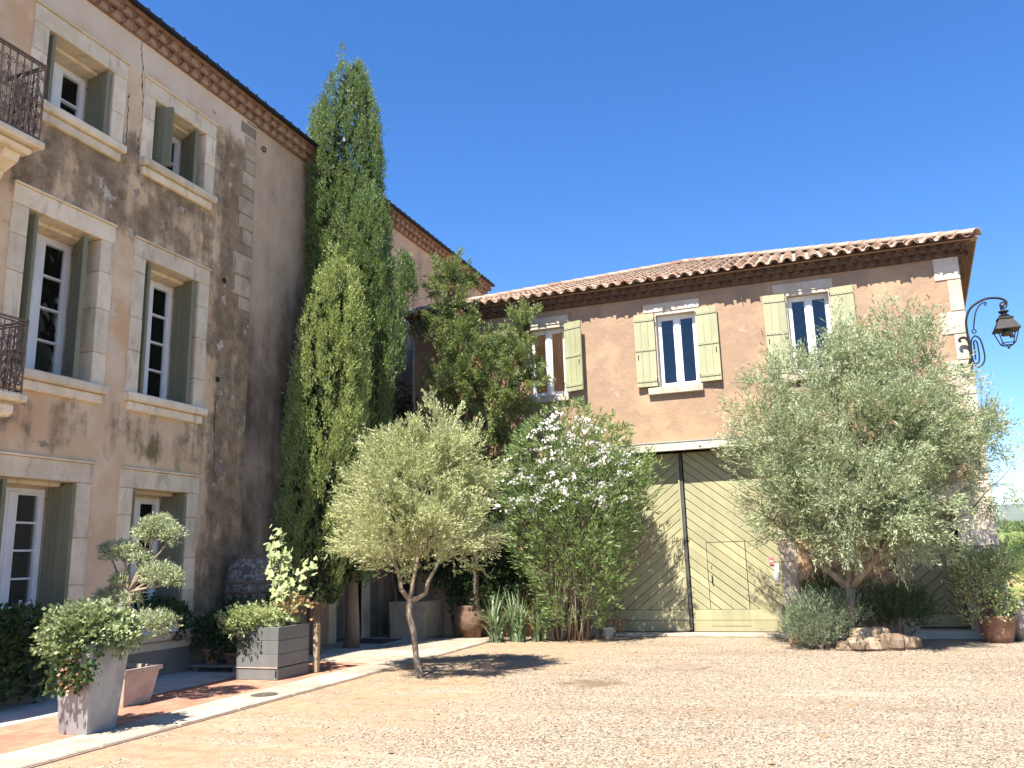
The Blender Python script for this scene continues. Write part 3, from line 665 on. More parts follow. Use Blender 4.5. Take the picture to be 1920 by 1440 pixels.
def balcony(yend, zs0, zs1, zr, out):
    y0 = 4.2; X1 = WX+out
    sl_ = MB(); sl_.box((WX-.1, y0, zs1-.1), (X1+.06, yend+.06, zs1), .02); sl_.box((WX-.1, y0+.05, zs0), (X1-.02, yend-.02, zs1-.102), .05)
    b = sl_.build('balcony', 'limestone', HS)
    cb = MB()
    prof = [(WX-.05, zs0-.5), (WX+.1, zs0-.48), (WX+.22, zs0-.36), (WX+.3, zs0-.2), (WX+out*.75, zs0-.1), (WX+out*.8, zs0-.004), (WX-.05, zs0-.004)]
    cb.prism(prof, lambda a, c, t: (a, t, c), yend-.34, yend-.12); cb.build('corbel', 'limestone', b)
    H = zr-zs1-.06; me = railing_motif(H-.03, .2)
    n = int((yend-y0-.05)/.2)
    for k in range(n): inst('railing_scroll', me, (X1, yend-.1-.2*k, zs1+.045), (0, 0, 0), b)
    for k in range(3): inst('railing_scroll', me, (X1-.1-.2*k, yend, zs1+.045), (0, 0, math.pi/2), b)
    for (za, zb) in ((zs1+.03, zs1+.045), (zr-.045, zr-.03), (zr-.012, zr+.012)):
        BX((X1-.014, y0, za), (X1+.014, yend+.014, zb), 'rail', 'rust_iron', b, .003); BX((WX, yend-.014, za), (X1-.015, yend+.014, zb), 'rail', 'rust_iron', b, .003)
    MB().tube([(X1, yend, zs1), (X1, yend, zr+.03)], .013, 6).build('corner_post', 'rust_iron', b)
balcony(6.97, 6.72, 6.92, 7.98, .7); balcony(7.06, 3.40, 3.68, 4.58, .7)

# ================================================================== coach house (right)
WY = 17.0; XL, XR = -8.75, 2.83
CH = thing('coach_house', (-3, WY, 0), 'ochre plastered two-storey building with pale green shutters, plank gate and tiled hip roof', 'building')
fnR = lambda u, v, d: (u, WY+d, v)
RW = [(-5.81, -4.99, 5.06, 6.59), (-2.95, -2.13, 5.0, 6.57), (-.29, .50, 5.02, 6.63)]
GX0, GX1, GZ = -4.52, -.86, 3.66
D2 = (1.42, 2.22, .16, 2.35)
holes = [(a-.03, b+.03, c-.03, d+.04, .22) for a, b, c, d in RW]+[(GX0, GX1, 0.0, GZ, .4), (*D2, .3)]
wall_sheet(XL, XR, 0, 7.05, holes, fnR).build('wall', 'plaster_ochre', CH)
mb = MB(); SK = .0975; mb.add([(XR, WY, 0), (XR+12*SK, WY+12, 0), (XR+12*SK, WY+12, 7.05), (XR, WY, 7.05)], [(0, 1, 2, 3)]); mb.add([(XL, WY, 0), (XL, WY+12, 0), (XL, WY+12, 7.05), (XL, WY, 7.05)], [(0, 1, 2, 3)]); mb.add([(XL, WY+12, 0), (XR+12*SK, WY+12, 0), (XR+12*SK, WY+12, 7.05), (XL, WY+12, 7.05)], [(0, 1, 2, 3)])
mb.build('rear_wall', 'plaster_ochre', CH)
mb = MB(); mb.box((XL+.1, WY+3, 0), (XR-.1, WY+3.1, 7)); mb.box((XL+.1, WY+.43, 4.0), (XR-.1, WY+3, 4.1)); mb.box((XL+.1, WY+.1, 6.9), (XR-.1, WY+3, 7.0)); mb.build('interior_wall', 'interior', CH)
def right_window(i, x0, x1, z0, z1):
    lw = .26 if i else .2
    BX((x0-lw, WY-.02, z1+.07), (x1+.1, WY+.2, z1+.26), 'lintel', 'white_stone', CH, .008)
    BX((x0-.02, WY-.004, z1), (x1+.02, WY+.2, z1+.068), 'lintel', 'white_stone', CH, .004)
    BX((x0-.24 if i else x0-.1, WY-.09, z0-.15), (x1+.07, WY+.2, z0-.002), 'sill', 'white_stone', CH, .012)
    for xx, s in ((x0, -1), (x1, 1)): BX((min(xx, xx+s*.1), WY-.012, z0), (max(xx, xx+s*.1), WY+.2, z1-.002), 'jamb_stone', 'white_stone', CH, .006)
    y0, y1 = WY+.14, WY+.21; f = .05; m_ = (x0+x1)/2
    fr = MB(); fr.box((x0, y0, z0), (x0+f, y1, z1), .004); fr.box((x1-f, y0, z0), (x1, y1, z1), .004); fr.box((x0+f, y0, z1-f), (x1-f, y1, z1), .004); fr.box((x0+f, y0, z0), (x1-f, y1, z0+f), .004)
    fr.box((m_-.045, y0-.012, z0+f), (m_+.045, y1, z1-f), .006); fo = fr.build('window', 'white_paint', CH)
    for p, q in ((x0+f, m_-.045), (m_+.045, x1-f)):
        cs = MB(); cs.box((p, y0+.006, z0+f), (p+.035, y1-.006, z1-f), .003); cs.box((q-.03, y0+.006, z0+f), (q, y1-.006, z1-f), .003); cs.box((p+.035, y0+.006, z1-f-.045), (q-.03, y1-.006, z1-f), .003); cs.box((p+.035, y0+.006, z0+f), (q-.03, y1-.006, z0+f+.06), .003); cs.build('casement', 'white_paint', fo)
        BX((p+.03, y0+.03, z0+f+.055), (q-.025, y0+.036, z1-f-.04), 'pane', 'window_glass', fo, 0)
    if i == 0:  # added folded sheet; its orange stands in for a reflection in the panes
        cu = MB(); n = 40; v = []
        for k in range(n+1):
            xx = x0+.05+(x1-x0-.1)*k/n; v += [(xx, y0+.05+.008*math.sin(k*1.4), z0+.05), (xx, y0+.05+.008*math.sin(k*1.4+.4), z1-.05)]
        cu.add(v, [(2*k, 2*k+2, 2*k+3, 2*k+1) for k in range(n)]); cu.build('curtain_or_reflection', 'reflection_orange', fo)
    # plank shutters folded back on the wall
    for s in (-1, 1):
        wdt = .43; hx = x0-.03 if s < 0 else x1+.03; ang = .08 if not (i == 0 and s > 0) else .32
        if i == 1 and s < 0: ang = .05
        d = Vector((s*math.cos(ang), -math.sin(ang), 0)); nn = Vector((-s*d.y*-1, 0, 0)); nn = Vector((d.y*s, -d.x*s, 0))
        h = Vector((hx, WY-.06, 0)); za, zb = z0+.03, z1+.04
        def q(u0, u1, a, b, t0, t1):
            pts = [h+d*u0+nn*t0, h+d*u1+nn*t0, h+d*u1+nn*t1, h+d*u0+nn*t1]
            return MB().add([(p.x, p.y, a) for p in pts]+[(p.x, p.y, b) for p in pts], [(0, 3, 2, 1), (4, 5, 6, 7), (0, 1, 5, 4), (1, 2, 6, 5), (2, 3, 7, 6), (3, 0, 4, 7)])
        sh_ = q(0, wdt, za, zb, -.012, .006).build('shutter', 'shutter_green', CH)
        for k in range(3): q(wdt*k/3+.003, wdt*(k+1)/3-.003, za+.002, zb-.002, .006, .02).build('plank', 'shutter_green', sh_)
        for zz in (za+.1, (za+zb)/2-.02, zb-.16):
            q(.01, wdt-.01, zz, zz+.055, .02, .032).build('batten', 'shutter_green', sh_)
            na = MB()
            for k in range(6): c = h+d*(.04+k*(wdt-.08)/5)+nn*.034; na.box((c.x-.006, c.y-.004, zz+.021), (c.x+.006, c.y+.004, zz+.033))
            na.build('nail', 'rust_iron', sh_)
        for zz in (za+.12, zb-.14): MB().tube([(hx, WY-.075, zz-.03), (hx, WY-.075, zz+.05)], .012, 6).build('hinge', 'iron', sh_)
        MB().tube([tuple(h+d*(wdt-.06)+nn*.03+Vector((0, 0, (za+zb)/2-.2))), tuple(h+d*(wdt-.06)+nn*.03+Vector((0, 0, (za+zb)/2-.1)))], .008, 5).build('latch', 'iron', sh_)
for i, W_ in enumerate(RW): right_window(i, *W_)
# ---- gate
gy = WY+.36
def planks(u0, u1, v0, v1, slope, pitch, parent, yf, th, gap=.009, mat='gate_paint', phase=0.0):
    # strips: v - slope*u in [k*pv, (k+1)*pv]
    n = 0; k0 = int(math.floor(min(v0-slope*u0, v0-slope*u1, v1-slope*u0, v1-slope*u1)/pitch))-1; k1 = int(math.ceil(max(v0-slope*u0, v0-slope*u1, v1-slope*u0, v1-slope*u1)/pitch))+1
    for k in range(k0, k1):
        lo, hi = (k+phase)*pitch+gap/2, (k+1+phase)*pitch-gap/2
        outer = [(u0, v0), (u1, v0), (u1, v1), (u0, v1)]; inner = list(outer)
        pol = clip(clip(outer, -slope, 1, hi), slope, -1, -lo); pin = clip(clip(inner, -slope, 1, hi-.013), slope, -1, -lo-.013)
        if len(pol) < 3: continue
        j = random.uniform(-.004, .003)
        if len(pin) == len(pol):
            m = len(pol); v = [(a, yf+th, b) for a, b in pol]+[(a, yf+.009+j, b) for a, b in pol]+[(a, yf+j, b) for a, b in pin]
            f = [tuple(range(2*m, 3*m))]+[(i, (i+1) % m, m+(i+1) % m, m+i) for i in range(m)]+[(m+i, m+(i+1) % m, 2*m+(i+1) % m, 2*m+i) for i in range(m)]
            mesh_obj('plank', v, f, mat, parent)
        else: MB().prism(pol, lambda a, b, t: (a, t, b), yf+j, yf+th).build('plank', mat, parent)
GM = -2.68
for s, (u0, u1) in enumerate(((GX0+.02, GM-.055), (GM+.035, GX1-.02))):
    lf = BX((u0, gy+.02, .07), (u1, gy+.07, GZ-.01), 'gate_leaf', 'dark_gap', CH, 0)
    planks(u0, u1, .50, GZ-.012, .80 if s == 0 else -.80, .196, lf, gy, .02)
    for (za, zb) in ((.075, .285), (.293, .492)): BX((u0, gy-.012, za), (u1, gy+.02, zb), 'plank', 'gate_paint', lf, .004)
    if s == 1:
        a, b = on_y(1322.5, 1018, gy), on_y(1405.6, 1173.6, gy); wx0, wx1, wz0, wz1 = a.x+.02, b.x+.03, b.z, a.z
        wk = BX((wx0-.014, gy-.004, wz0-.014), (wx1+.014, gy+.002, wz1+.014), 'wicket_door', 'dark_gap', CH, 0)
        planks(wx0, wx1, max(wz0, .5), wz1, -.80, .196, wk, gy-.012, .008)
        BX((wx0, gy-.020, wz0), (wx1, gy-.013, .285), 'plank', 'gate_paint', wk, .002); BX((wx0, gy-.020, .293), (wx1, gy-.013, .492), 'plank', 'gate_paint', wk, .002)
        MB().tube([(wx0+.07, gy-.04, 1.0), (wx0+.07, gy-.04, 1.16)], .012, 6).build('handle', 'iron', wk); BX((wx0+.055, gy-.018, 1.28), (wx0+.08, gy-.012, 1.35), 'keyhole_plate', 'rust_iron', wk, .001)
BX((GM-.05, gy-.03, .1), (GM+.012, gy+.02, GZ-.012), 'gate_post', 'shaded_bar', CH, .004)  # meeting batten, with its shadow put into the dark colour
BX((GM-.085, gy-.045, .1), (GM-.052, gy+.0, GZ-.012), 'gate_edge_strip', 'gate_paint', CH, .004)
lt = BX((GX0-.25, WY-.05, GZ), (GX1+.25, WY+.35, GZ+.165), 'gate_lintel', 'lintel_paint', CH, .01)
BX((GX0-.25, WY-.06, GZ+.167), (GX1+.25, WY+.05, GZ+.19), 'flashing', 'zinc', CH, .003)
for xx in (-4.3, -3.28, -2.22, -1.2):
    mb = MB(); mb.lathe([(.028, 0), (.028, .012), (.015, .024)], (0, 0, 0), 8); mb.v = [Vector((xx+p.x, WY-.05-p.z, GZ+.08+p.y)) for p in mb.v]; mb.build('bolt', 'lintel_paint', lt)
BX((GX0-.05, WY-.02, 0), (GX1+.05, WY+.42, .062), 'threshold', 'paving_stone', CH, .01)
BX((GX0-.06, WY+.1, .063), (GX0+.05, WY+.36, 2.2), 'gate_stop', 'brown_wood', CH, .006)
# signs on the gate
a = on_y(1446.5, 1052, gy-.03); BX((a.x-.045, gy-.02, a.z-.07), (a.x+.045, gy-.012, a.z+.07), 'sign_plate', 'pink_plate', CH, .001)
BX((a.x-.035, gy-.022, a.z-.012), (a.x+.035, gy-.0202, a.z+.006), 'sign_print', 'ceramic', CH, 0)
for k in range(5):
    b = on_y(1456.5, 1060.5+8*k, gy-.03); BX((b.x-.045, gy-.022, b.z-.040), (b.x+.045, gy-.012, b.z+.040), 'sign_plate', ('grey_plate', 'ceramic', 'grey_plate', 'grey_plate', 'old_wood')[k], CH, .002)
# gate jamb stones, door two with stones, quoins
def stack(x0, x1, z0, z1, mat, ytop, hmin=.3, hmax=.5, name='jamb_stone', alt=0.0, side=1, corner=False):
    z = z0; i = 0
    while z < z1-.02:
        h = random.uniform(hmin, hmax); zt = z+h if z+h < z1-hmin*.6 else z1
        a, b = x0, x1
        if alt and i % 2: (a, b) = (x0-alt, x1) if side < 0 else (x0, x1+alt)
        BX((a, WY-ytop-.006*random.random(), z+.004), (b, WY+.24, zt-.004), name, mat, CH, .01); z = zt; i += 1
stack(GX1+.001, GX1+.30, .0, GZ-.005, 'white_stone', .02); stack(GX0-.26, GX0-.001, 0, GZ-.005, 'white_stone', .02)
stack(1.14, 1.415, 0, 2.35, 'quoin_stone', .03); BX((1.1, WY-.035, 2.352), (2.3, WY+.2, 2.62), 'lintel', 'white_stone', CH, .01)
BX((1.3, WY-.2, 0), (2.4, WY+.28, .15), 'doorstep', 'concrete', CH, .015)
dl = BX((D2[0], WY+.26, D2[2]), (D2[1], WY+.29, D2[3]), 'side_door', 'dark_gap', CH, 0)
planks(D2[0]+.01, D2[1]-.3, D2[2]+.25, D2[3]-.01, .8, .2, dl, WY+.24, .02); planks(D2[1]-.3, D2[1]-.01, D2[2]+.25, D2[3]-.01, -.8, .2, dl, WY+.235, .02); BX((D2[0]+.01, WY+.232, D2[2]+.02), (D2[1]-.01, WY+.26, D2[2]+.24), 'plank', 'gate_paint', dl, .004)
BX((1.48, WY+.22, 1.62), (1.62, WY+.234, 1.655), 'letter_slot', 'iron', dl, .001)
# quoins on the right corner: long and short in turn, wrapping the corner
z = 0; i = 0
hs = [.48]*20
while z < 6.93:
    h = (.44, .62, .52, .66, .5)[i % 5]; zt = min(z+h, 7.0)
    if zt > 6.7: zt = 7.0
    long_ = i % 2 == 0; wd = .42 if long_ else .22
    if z < 2.6: wd = .6 if long_ else .61
    BX((XR-wd, WY-.02, z+.006), (XR+.02, WY+(.25 if long_ else .45), zt-.006), 'quoin_stone', 'white_stone', CH, .012); z = zt; i += 1
# hooks and stubs in the plaster
for (px_, py_, l) in ((1390, 555, .12), (1428, 617, .05), (1070, 588, .08)):
    p = on_y(px_, py_, WY); MB().tube([(p.x, WY, p.z), (p.x, WY-.06, p.z), (p.x+.01, WY-.06, p.z-l)], .007, 5).build('wall_hook', 'rust_iron', CH)
# ---- cornice
for (o, za, zb) in ((.06, 7.0, 7.09), (.15, 7.108, 7.2)): MB().prism([(XL, WY-o), (XR+o, WY-o), (XR+o+11*SK, WY+11), (XL, WY+11)], lambda a, b, t: (a, b, t), za, zb).build('cornice_bed', 'mortar_shaded', CH)
for (o, za, zb) in ((.03, 6.985, 6.999), (.135, 7.091, 7.107), (.235, 7.201, 7.218)): MB().prism([(XL, WY-o), (XR+o, WY-o), (XR+o+11.2*SK, WY+11.2), (XL, WY+11.2)], lambda a, b, t: (a, b, t), za, zb).build('cornice_course', 'genoise_shaded', CH)
cornice(CH, XR-XL+.1, lambda u, o, z: (XL+.1+u, WY-o, z), 7.0, 0, pitch=.2, rise=.109, outs=(.115, .215), me=gen_shaded)
cornice(CH, 7.0, lambda u, o, z: (XR+o+SK*u, WY+.1+u, z), 7.0, math.pi/2-SK, pitch=.2, rise=.109, outs=(.115, .215), me=gen_shaded)
# ---- hip roof with canal tiles
EY, EZ = WY-.30, 7.235; AX, AY = -2.95, 23.0; AZ = 9.72; sl_ = (AZ-EZ)/(AY-EY); ar = math.atan(sl_)
xl, xr = XL-.12, XR+.34
def tri_w(y):
    t = (y-EY)/(AY-EY); return xl+(AX-xl)*t, xr+(AX-xr)*t
pit = .255; rf = MB(); 
nx = int((xr-xl)/pit*6); ny = 20; V_ = []; F_ = []
for j in range(ny+1):
    yy = EY+(AY-EY)*j/ny; a, b = tri_w(yy)
    for i in range(nx+1):
        x = a+(b-a)*i/nx; V_.append((x, yy, EZ+sl_*(yy-EY)+.03-.05*(1-abs(math.cos(math.pi*(x-xl)/pit)))))
for j in range(ny):
    for i in range(nx): F_.append((j*(nx+1)+i, j*(nx+1)+i+1, (j+1)*(nx+1)+i+1, (j+1)*(nx+1)+i))
rf.add(V_, F_)
yb = WY+12.3
rf.add([(xl, EY, EZ-.02), (xr, EY, EZ-.02), (xr+12.5*SK, yb, EZ-.02), (xl, yb, EZ-.02), (AX, AY, AZ-.01)], [(1, 2, 4), (2, 3, 4), (3, 0, 4), (0, 3, 2, 1)])
rfo = rf.build('roof', 'roof_tile', CH)
rows = []; expo = .36; row = 0; cnt = 0; rest = MB()
cv = [Vector(v.co) for v in cov_me.vertices]; cf = [tuple(p.vertices) for p in cov_me.polygons]
while True:
    yy = EY-.05+row*expo*math.cos(ar); zz = EZ+(yy-EY)*sl_
    if yy > AY-.4: break
    a, b = tri_w(max(yy, EY)+.2); k = math.ceil((a-xl)/pit)
    while xl+k*pit < b:
        x = xl+k*pit+random.uniform(-.012, .012); dy = random.uniform(-.025, .025); k += 1
        loc = Vector((x, yy+dy, zz+dy*sl_+.004)); rot = Matrix.Rotation(ar-.035, 4, 'X') @ Matrix.Rotation(random.uniform(-.03, .03), 4, 'Z')
        if row == 0: loc.y -= .03
        if cnt < 250:
            o = inst('roof_tile', cov_me, loc, rot.to_euler(), rfo); cnt += 1
        else: rest.add([rot @ v + loc for v in cv], cf)
    row += 1
ro = rest.build('roof_tile_field', 'roof_tile', rfo, True); kind(ro, 'stuff')
hip_me = arch_mesh('hip_tile', 'roof_tile', .125, .105, .46, .018, 8)
for (cx) in (xr, xl):
    A = Vector((cx, EY-.02, EZ+.03)); B = Vector((AX, AY, AZ+.05)); d = (B-A); n = int(d.length/.38); dn = d.normalized()
    q = dn.to_track_quat('Y', 'Z')
    for k in range(n+1): inst('hip_tile', hip_me, A+dn*.38*k, q.to_euler(), rfo)
mb = MB(); mb.lathe([(.22, 0), (.16, .08), (.05, .13)], (AX, AY, AZ), 10); mb.build('finial', 'roof_tile', rfo)
BX((XL-.1, WY-.24, 7.219), (XR+.26, WY+1, EZ+.045), 'eave_bed', 'mortar_shaded', CH, .004)
chan_me = arch_mesh('channel_tile', 'roof_tile', .115, .1, .5, .016, 8, False)
k = 0
while xl+.1275+k*pit < xr-.1:
    inst('channel_tile', chan_me, (xl+.1275+k*pit+random.uniform(-.01, .01), EY-.075+random.uniform(-.015, .015), EZ+.062), (ar, 0, 0), rfo, (1, 1, .62)); k += 1
# right eave tiles seen from below
for k in range(28): inst('roof_tile', cov_me, (xr+.03+SK*.255*k, EY+.25+.255*k, EZ+.004), (ar*.9, 0, math.pi/2-SK), rfo)
MB().prism([(XR+.2, WY-.1), (xr, WY-.1), (xr+11*SK, WY+11), (XR+.2+11*SK, WY+11)], lambda a, b, t: (a, b, t), 7.219, EZ-.022).build('eave_soffit', 'mortar_shaded', CH)
# downpipe
dp = MB(); X0 = XL+.1
dp.tube([(X0-.12, WY-.3, 7.15), (X0-.1, WY-.28, 7.0), (X0, WY-.12, 6.7), (X0, WY-.09, 6.5), (X0, WY-.09, .1)], .05, 10); dpo = dp.build('downpipe', 'pipe_zinc', CH, True)
for zz in (6.3, 4.6, 2.6, .8): MB().tube([(X0, WY-.09, zz), (X0, WY-.09, zz+.04)], .062, 10).build('pipe_clip', 'pipe_zinc', dpo)

# ================================================================== wall lantern
LYv = WY-.12
LT = thing('wall_lantern', (XR, LYv, 4.8), 'black wrought iron lantern hanging from a scrolled bracket on the building corner', 'lantern')
L = lambda x, y: on_y(x, y, LYv)
def curve(pts, n=8):
    P_ = [L(*p) for p in pts]; out = []
    for i in range(len(P_)-1):
        p0, p1, p2, p3 = P_[max(i-1, 0)], P_[i], P_[i+1], P_[min(i+2, len(P_)-1)]
        for k in range(n):
            t = k/n; out.append(.5*((2*p1)+(p2-p0)*t+(2*p0-5*p1+4*p2-p3)*t*t+(3*p1-p0-3*p2+p3)*t**3))
    out.append(P_[-1]); return out
def ztube(name, pts, r, parent): return MB().tube(curve(pts), r, 6).build(name, 'iron', parent, True)
k4 = lambda x, y: (1740+x/4.8, 420+y/4.8)
ztube('bracket_arm', [k4(385, 1260), k4(378, 1100), k4(350, 960), k4(345, 850), k4(390, 750), k4(500, 680), k4(600, 665), k4(680, 680), k4(707, 715)], .022, LT)
ztube('bracket_scroll', [k4(707, 690), k4(705, 745), k4(670, 755), k4(648, 735), k4(660, 708), k4(690, 710), k4(685, 735)], .014, LT)
ztube('bracket_scroll', [k4(380, 1080), k4(345, 1030), k4(300, 1025), k4(280, 1048), k4(298, 1062)], .024, LT)
ztube('bracket_scroll', [k4(385, 1200), k4(370, 1265), k4(330, 1290), k4(302, 1272), k4(312, 1256)], .024, LT)
ztube('bracket_brace', [k4(410, 940), k4(425, 810), k4(460, 735), k4(505, 705), k4(520, 720), k4(505, 732)], .014, LT)
ztube('bracket_ring', [k4(413, 945), k4(433, 965), k4(413, 985), k4(395, 965), k4(413, 945)], .011, LT)
ztube('bracket_loop', [k4(415, 1010), k4(388, 1060), k4(400, 1200), k4(430, 1275), k4(470, 1285), k4(508, 1230), k4(505, 1150), k4(470, 1040), k4(430, 1008), k4(415, 1010)], .014, LT)
ztube('bracket_loop', [k4(430, 1218), k4(415, 1100), k4(412, 1060), k4(428, 1050), k4(445, 1080), k4(462, 1190), k4(455, 1245), k4(420, 1255), k4(395, 1245)], .014, LT)
c0 = L(*k4(700, 890)); px1 = (L(*k4(820, 930)).x-L(*k4(590, 985)).x)/2
lc = Vector(((L(*k4(590, 985)).x+L(*k4(820, 930)).x)/2, LYv, 0)); zt_ = L(*k4(700, 860)).z; zr_ = L(*k4(700, 960)).z; zb_ = L(*k4(715, 1110)).z
MB().tube([(lc.x-.03, LYv, L(*k4(690, 750)).z), (lc.x, LYv, zt_)], .018, 6).build('hanger', 'iron', LT)
for k, zz in enumerate((.08, .16, .24)): MB().tube([(lc.x-.006*k, LYv, zt_+zz), (lc.x-.006*k, LYv, zt_+zz+.035)], .032, 8).build('hanger_knop', 'iron', LT)
rr = px1*.97
def sq(z, h): return [(lc.x-h, LYv-h, z), (lc.x+h, LYv-h, z), (lc.x+h, LYv+h, z), (lc.x-h, LYv+h, z)]
def frust(levels, cap=True):
    mb = MB(); v = []; [v.extend(sq(*l)) for l in levels]; f = []
    for i in range(len(levels)-1):
        for k in range(4): f.append((4*i+k, 4*i+(k+1) % 4, 4*i+4+(k+1) % 4, 4*i+4+k))
    f.append((3, 2, 1, 0)); n = 4*(len(levels)-1); f.append((n, n+1, n+2, n+3)); return mb.add(v, f)
frust([(zr_, rr), (zr_+.012, rr), (zr_+.2, rr*.55), (zr_+.21, rr*.62), (zr_+.235, rr*.6), (zr_+.27, rr*.3)]).build('lantern_roof', 'iron', LT)
MB().lathe([(.07, 0), (.09, .02), (.05, .035), (.05, .06), (.085, .075), (.085, .1), (.03, .12)], (lc.x, LYv, zr_+.27), 14).build('chimney', 'iron', LT, True)
for (sx, sy) in ((-1, -1), (1, -1), (1, 1), (-1, 1)):
    a = (lc.x+sx*rr*.85, LYv+sy*rr*.85, zr_); b = (lc.x+sx*rr*.5, LYv+sy*rr*.5, zb_+.07); MB().tube([a, b], .010, 5).build('lantern_bar', 'iron', LT)
    MB().tube([b, (lc.x+sx*rr*.3, LYv+sy*rr*.3, zb_+.035), (lc.x, LYv, zb_+.02)], .008, 5).build('lantern_bar', 'iron', LT)
fr_ = MB(); q = sq(zb_+.07, rr*.5)
for k in range(4): fr_.tube([q[k], q[(k+1) % 4]], .010, 5)
fr_.build('lantern_ring', 'iron', LT)
MB().lathe([(.005, 0), (.025, .015), (.025, .03), (.008, .05)], (lc.x, LYv, zb_-.03), 8).build('lantern_drop', 'iron', LT, True)
MB().lathe([(.09, 0), (.1, .02), (.07, .07), (.04, .1)], (lc.x, LYv, zr_-.09), 12).build('lamp_holder', 'cast_iron', LT, True)
MB().lathe([(.03, 0), (.04, .04), (.025, .09)], (lc.x+rr*.35, LYv, zr_-.14), 8).build('lamp_holder', 'cast_iron', LT, True)

# ================================================================== trees
def wiggle(a, b, n, amp):
    a, b = Vector(a), Vector(b); out = []
    for i in range(n+1):
        t = i/n; p = a.lerp(b, t); k = amp*math.sin(math.pi*t) if 0 < i < n else 0
        out.append(p+Vector((random.uniform(-1, 1), random.uniform(-1, 1), random.uniform(-.3, .3)))*k)
    return out
UP = np.array([0, 0, 1.0])
def clump(A_, O, m, rad, out=.2, jitter=.5, up=.4):
    K = len(A_); t_ = rng.random((K, m, 1)); ax = nrm(O*.8+UP*up+rv(K)*.35)
    P_ = A_[:, None, :]+ax[:, None, :]*t_*out+rng.normal(size=(K, m, 3))*rad*(1.1-.6*t_)
    D = np.repeat(ax[:, None, :], m, 1)+rng.normal(size=(K, m, 3))*jitter
    return P_.reshape(-1, 3), D.reshape(-1, 3)
# ---- cypresses against the house wall
def cypress(name, label, base, prof, seed, mat, n, lean=(0, 0), extra=None, spires=()):
    t = thing(name, (base[0], base[1], 0), label, 'cypress tree')
    mb = MB(); top = prof[-1][0]
    mb.tube([(base[0], base[1], -.05), (base[0]+.02, base[1], .5), (base[0]-.01, base[1], 1.3), (base[0]+lean[0]*.3, base[1], 3), (base[0]+lean[0], base[1]+lean[1], top*.8)], [.17, .13, .12, .1, .03], 10)
    if top > 10: mb.tube([(base[0]-.25, base[1], 10.3), (base[0]-.6, base[1], 10.5), (base[0]-1.0, base[1], 10.62)], [.03, .022, .012], 6)
    mb.build('trunk', 'cypress_bark', t, True)
    A_, O = profile_points(n, base[0], base[1], prof, .84, seed, .30, .55, 1.8)
    tz = (A_[:, 2]-base[2])/(top-base[2]); A_[:, 0] += lean[0]*tz; A_[:, 1] += lean[1]*tz
    for (c, r, m) in spires:
        q, o = ell_points(m, c, r, .6, seed+5, .3, 2.2); A_ = np.vstack([A_, q]); O = np.vstack([O, o*np.array([1, 1, .2])])
    m = 34; K = len(A_); tt = rng.random((K, m, 1)); ln = rng.uniform(.35, .85, (K, 1, 1))
    P_ = A_[:, None, :]+UP*(tt*ln-.1)+O[:, None, :]*(.10*tt*(1-tt)*4-.02)+rng.normal(size=(K, m, 3))*np.array([.062, .062, .04])*(1.1-.85*tt)
    D = np.repeat(O[:, None, :]*.40+UP, m, 1)+rng.normal(size=(K, m, 3))*.28
    P_ = P_.reshape(-1, 3); D = D.reshape(-1, 3); P_[:, 0] = np.where(P_[:, 2] < 10.45, np.maximum(P_[:, 0], np.where(P_[:, 2] > 9.8, WX+.36, WX+.03)), P_[:, 0])
    b, d = sprig_leaves(P_, D, 7, .11, .6, .01); b[:, 0] = np.where(b[:, 2] < 10.4, np.maximum(b[:, 0], WX+.02), b[:, 0])
    leaf_mesh('crown', b, d, rng.uniform(.035, .06, len(b)), rng.uniform(.012, .022, len(b)), mat, t)
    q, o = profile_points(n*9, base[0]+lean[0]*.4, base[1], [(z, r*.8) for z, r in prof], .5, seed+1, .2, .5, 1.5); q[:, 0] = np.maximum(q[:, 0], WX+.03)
    leaf_mesh('inner_foliage', q, rv(len(q))+UP, .16, .06, 'ivy_leaf', t)  # near-black inner leaves paint shade into the gaps between clumps
    return t
cypress('cypress', 'tall dark green cypress column rising above the house eave, trunk behind the vine planter', (-8.62, 14.25, 1.2),
        [(1.2, .3), (1.8, .5), (3.0, .62), (4.2, .72), (6.0, .76), (7.5, .74), (8.6, .70), (9.9, .62), (10.8, .52), (11.4, .40), (11.9, .25), (12.2, .08)], 2, 'cypress_leaf', 900, (-.28, 0),
        spires=(((-8.12, 13.75, 7.3), (.48, .4, 1.6), 70), ((-7.75, 14.0, 5.8), (.28, .25, 1.1), 45), ((-7.35, 14.0, 6.75), (.14, .14, .5), 26), ((-9.52, 14.2, 10.62), (.16, .1, .08), 12), ((-9.66, 14.2, 10.8), (.05, .05, .14), 7), ((-8.08, 14.2, 9.55), (.14, .14, .2), 9)))
cypress('cypress', 'lower yellow-green sunlit cypress standing against the grey house wall', (-8.78, 13.2, 1.2),
        [(.9, .35), (1.5, .5), (2.6, .56), (3.6, .60), (4.8, .60), (5.5, .54), (6.1, .44), (6.6, .30), (7.0, .12)], 11, 'cypress_lit_leaf', 520, (.38, 0),
        spires=(((-8.35, 13.05, 5.0), (.3, .3, 1.1), 40),))
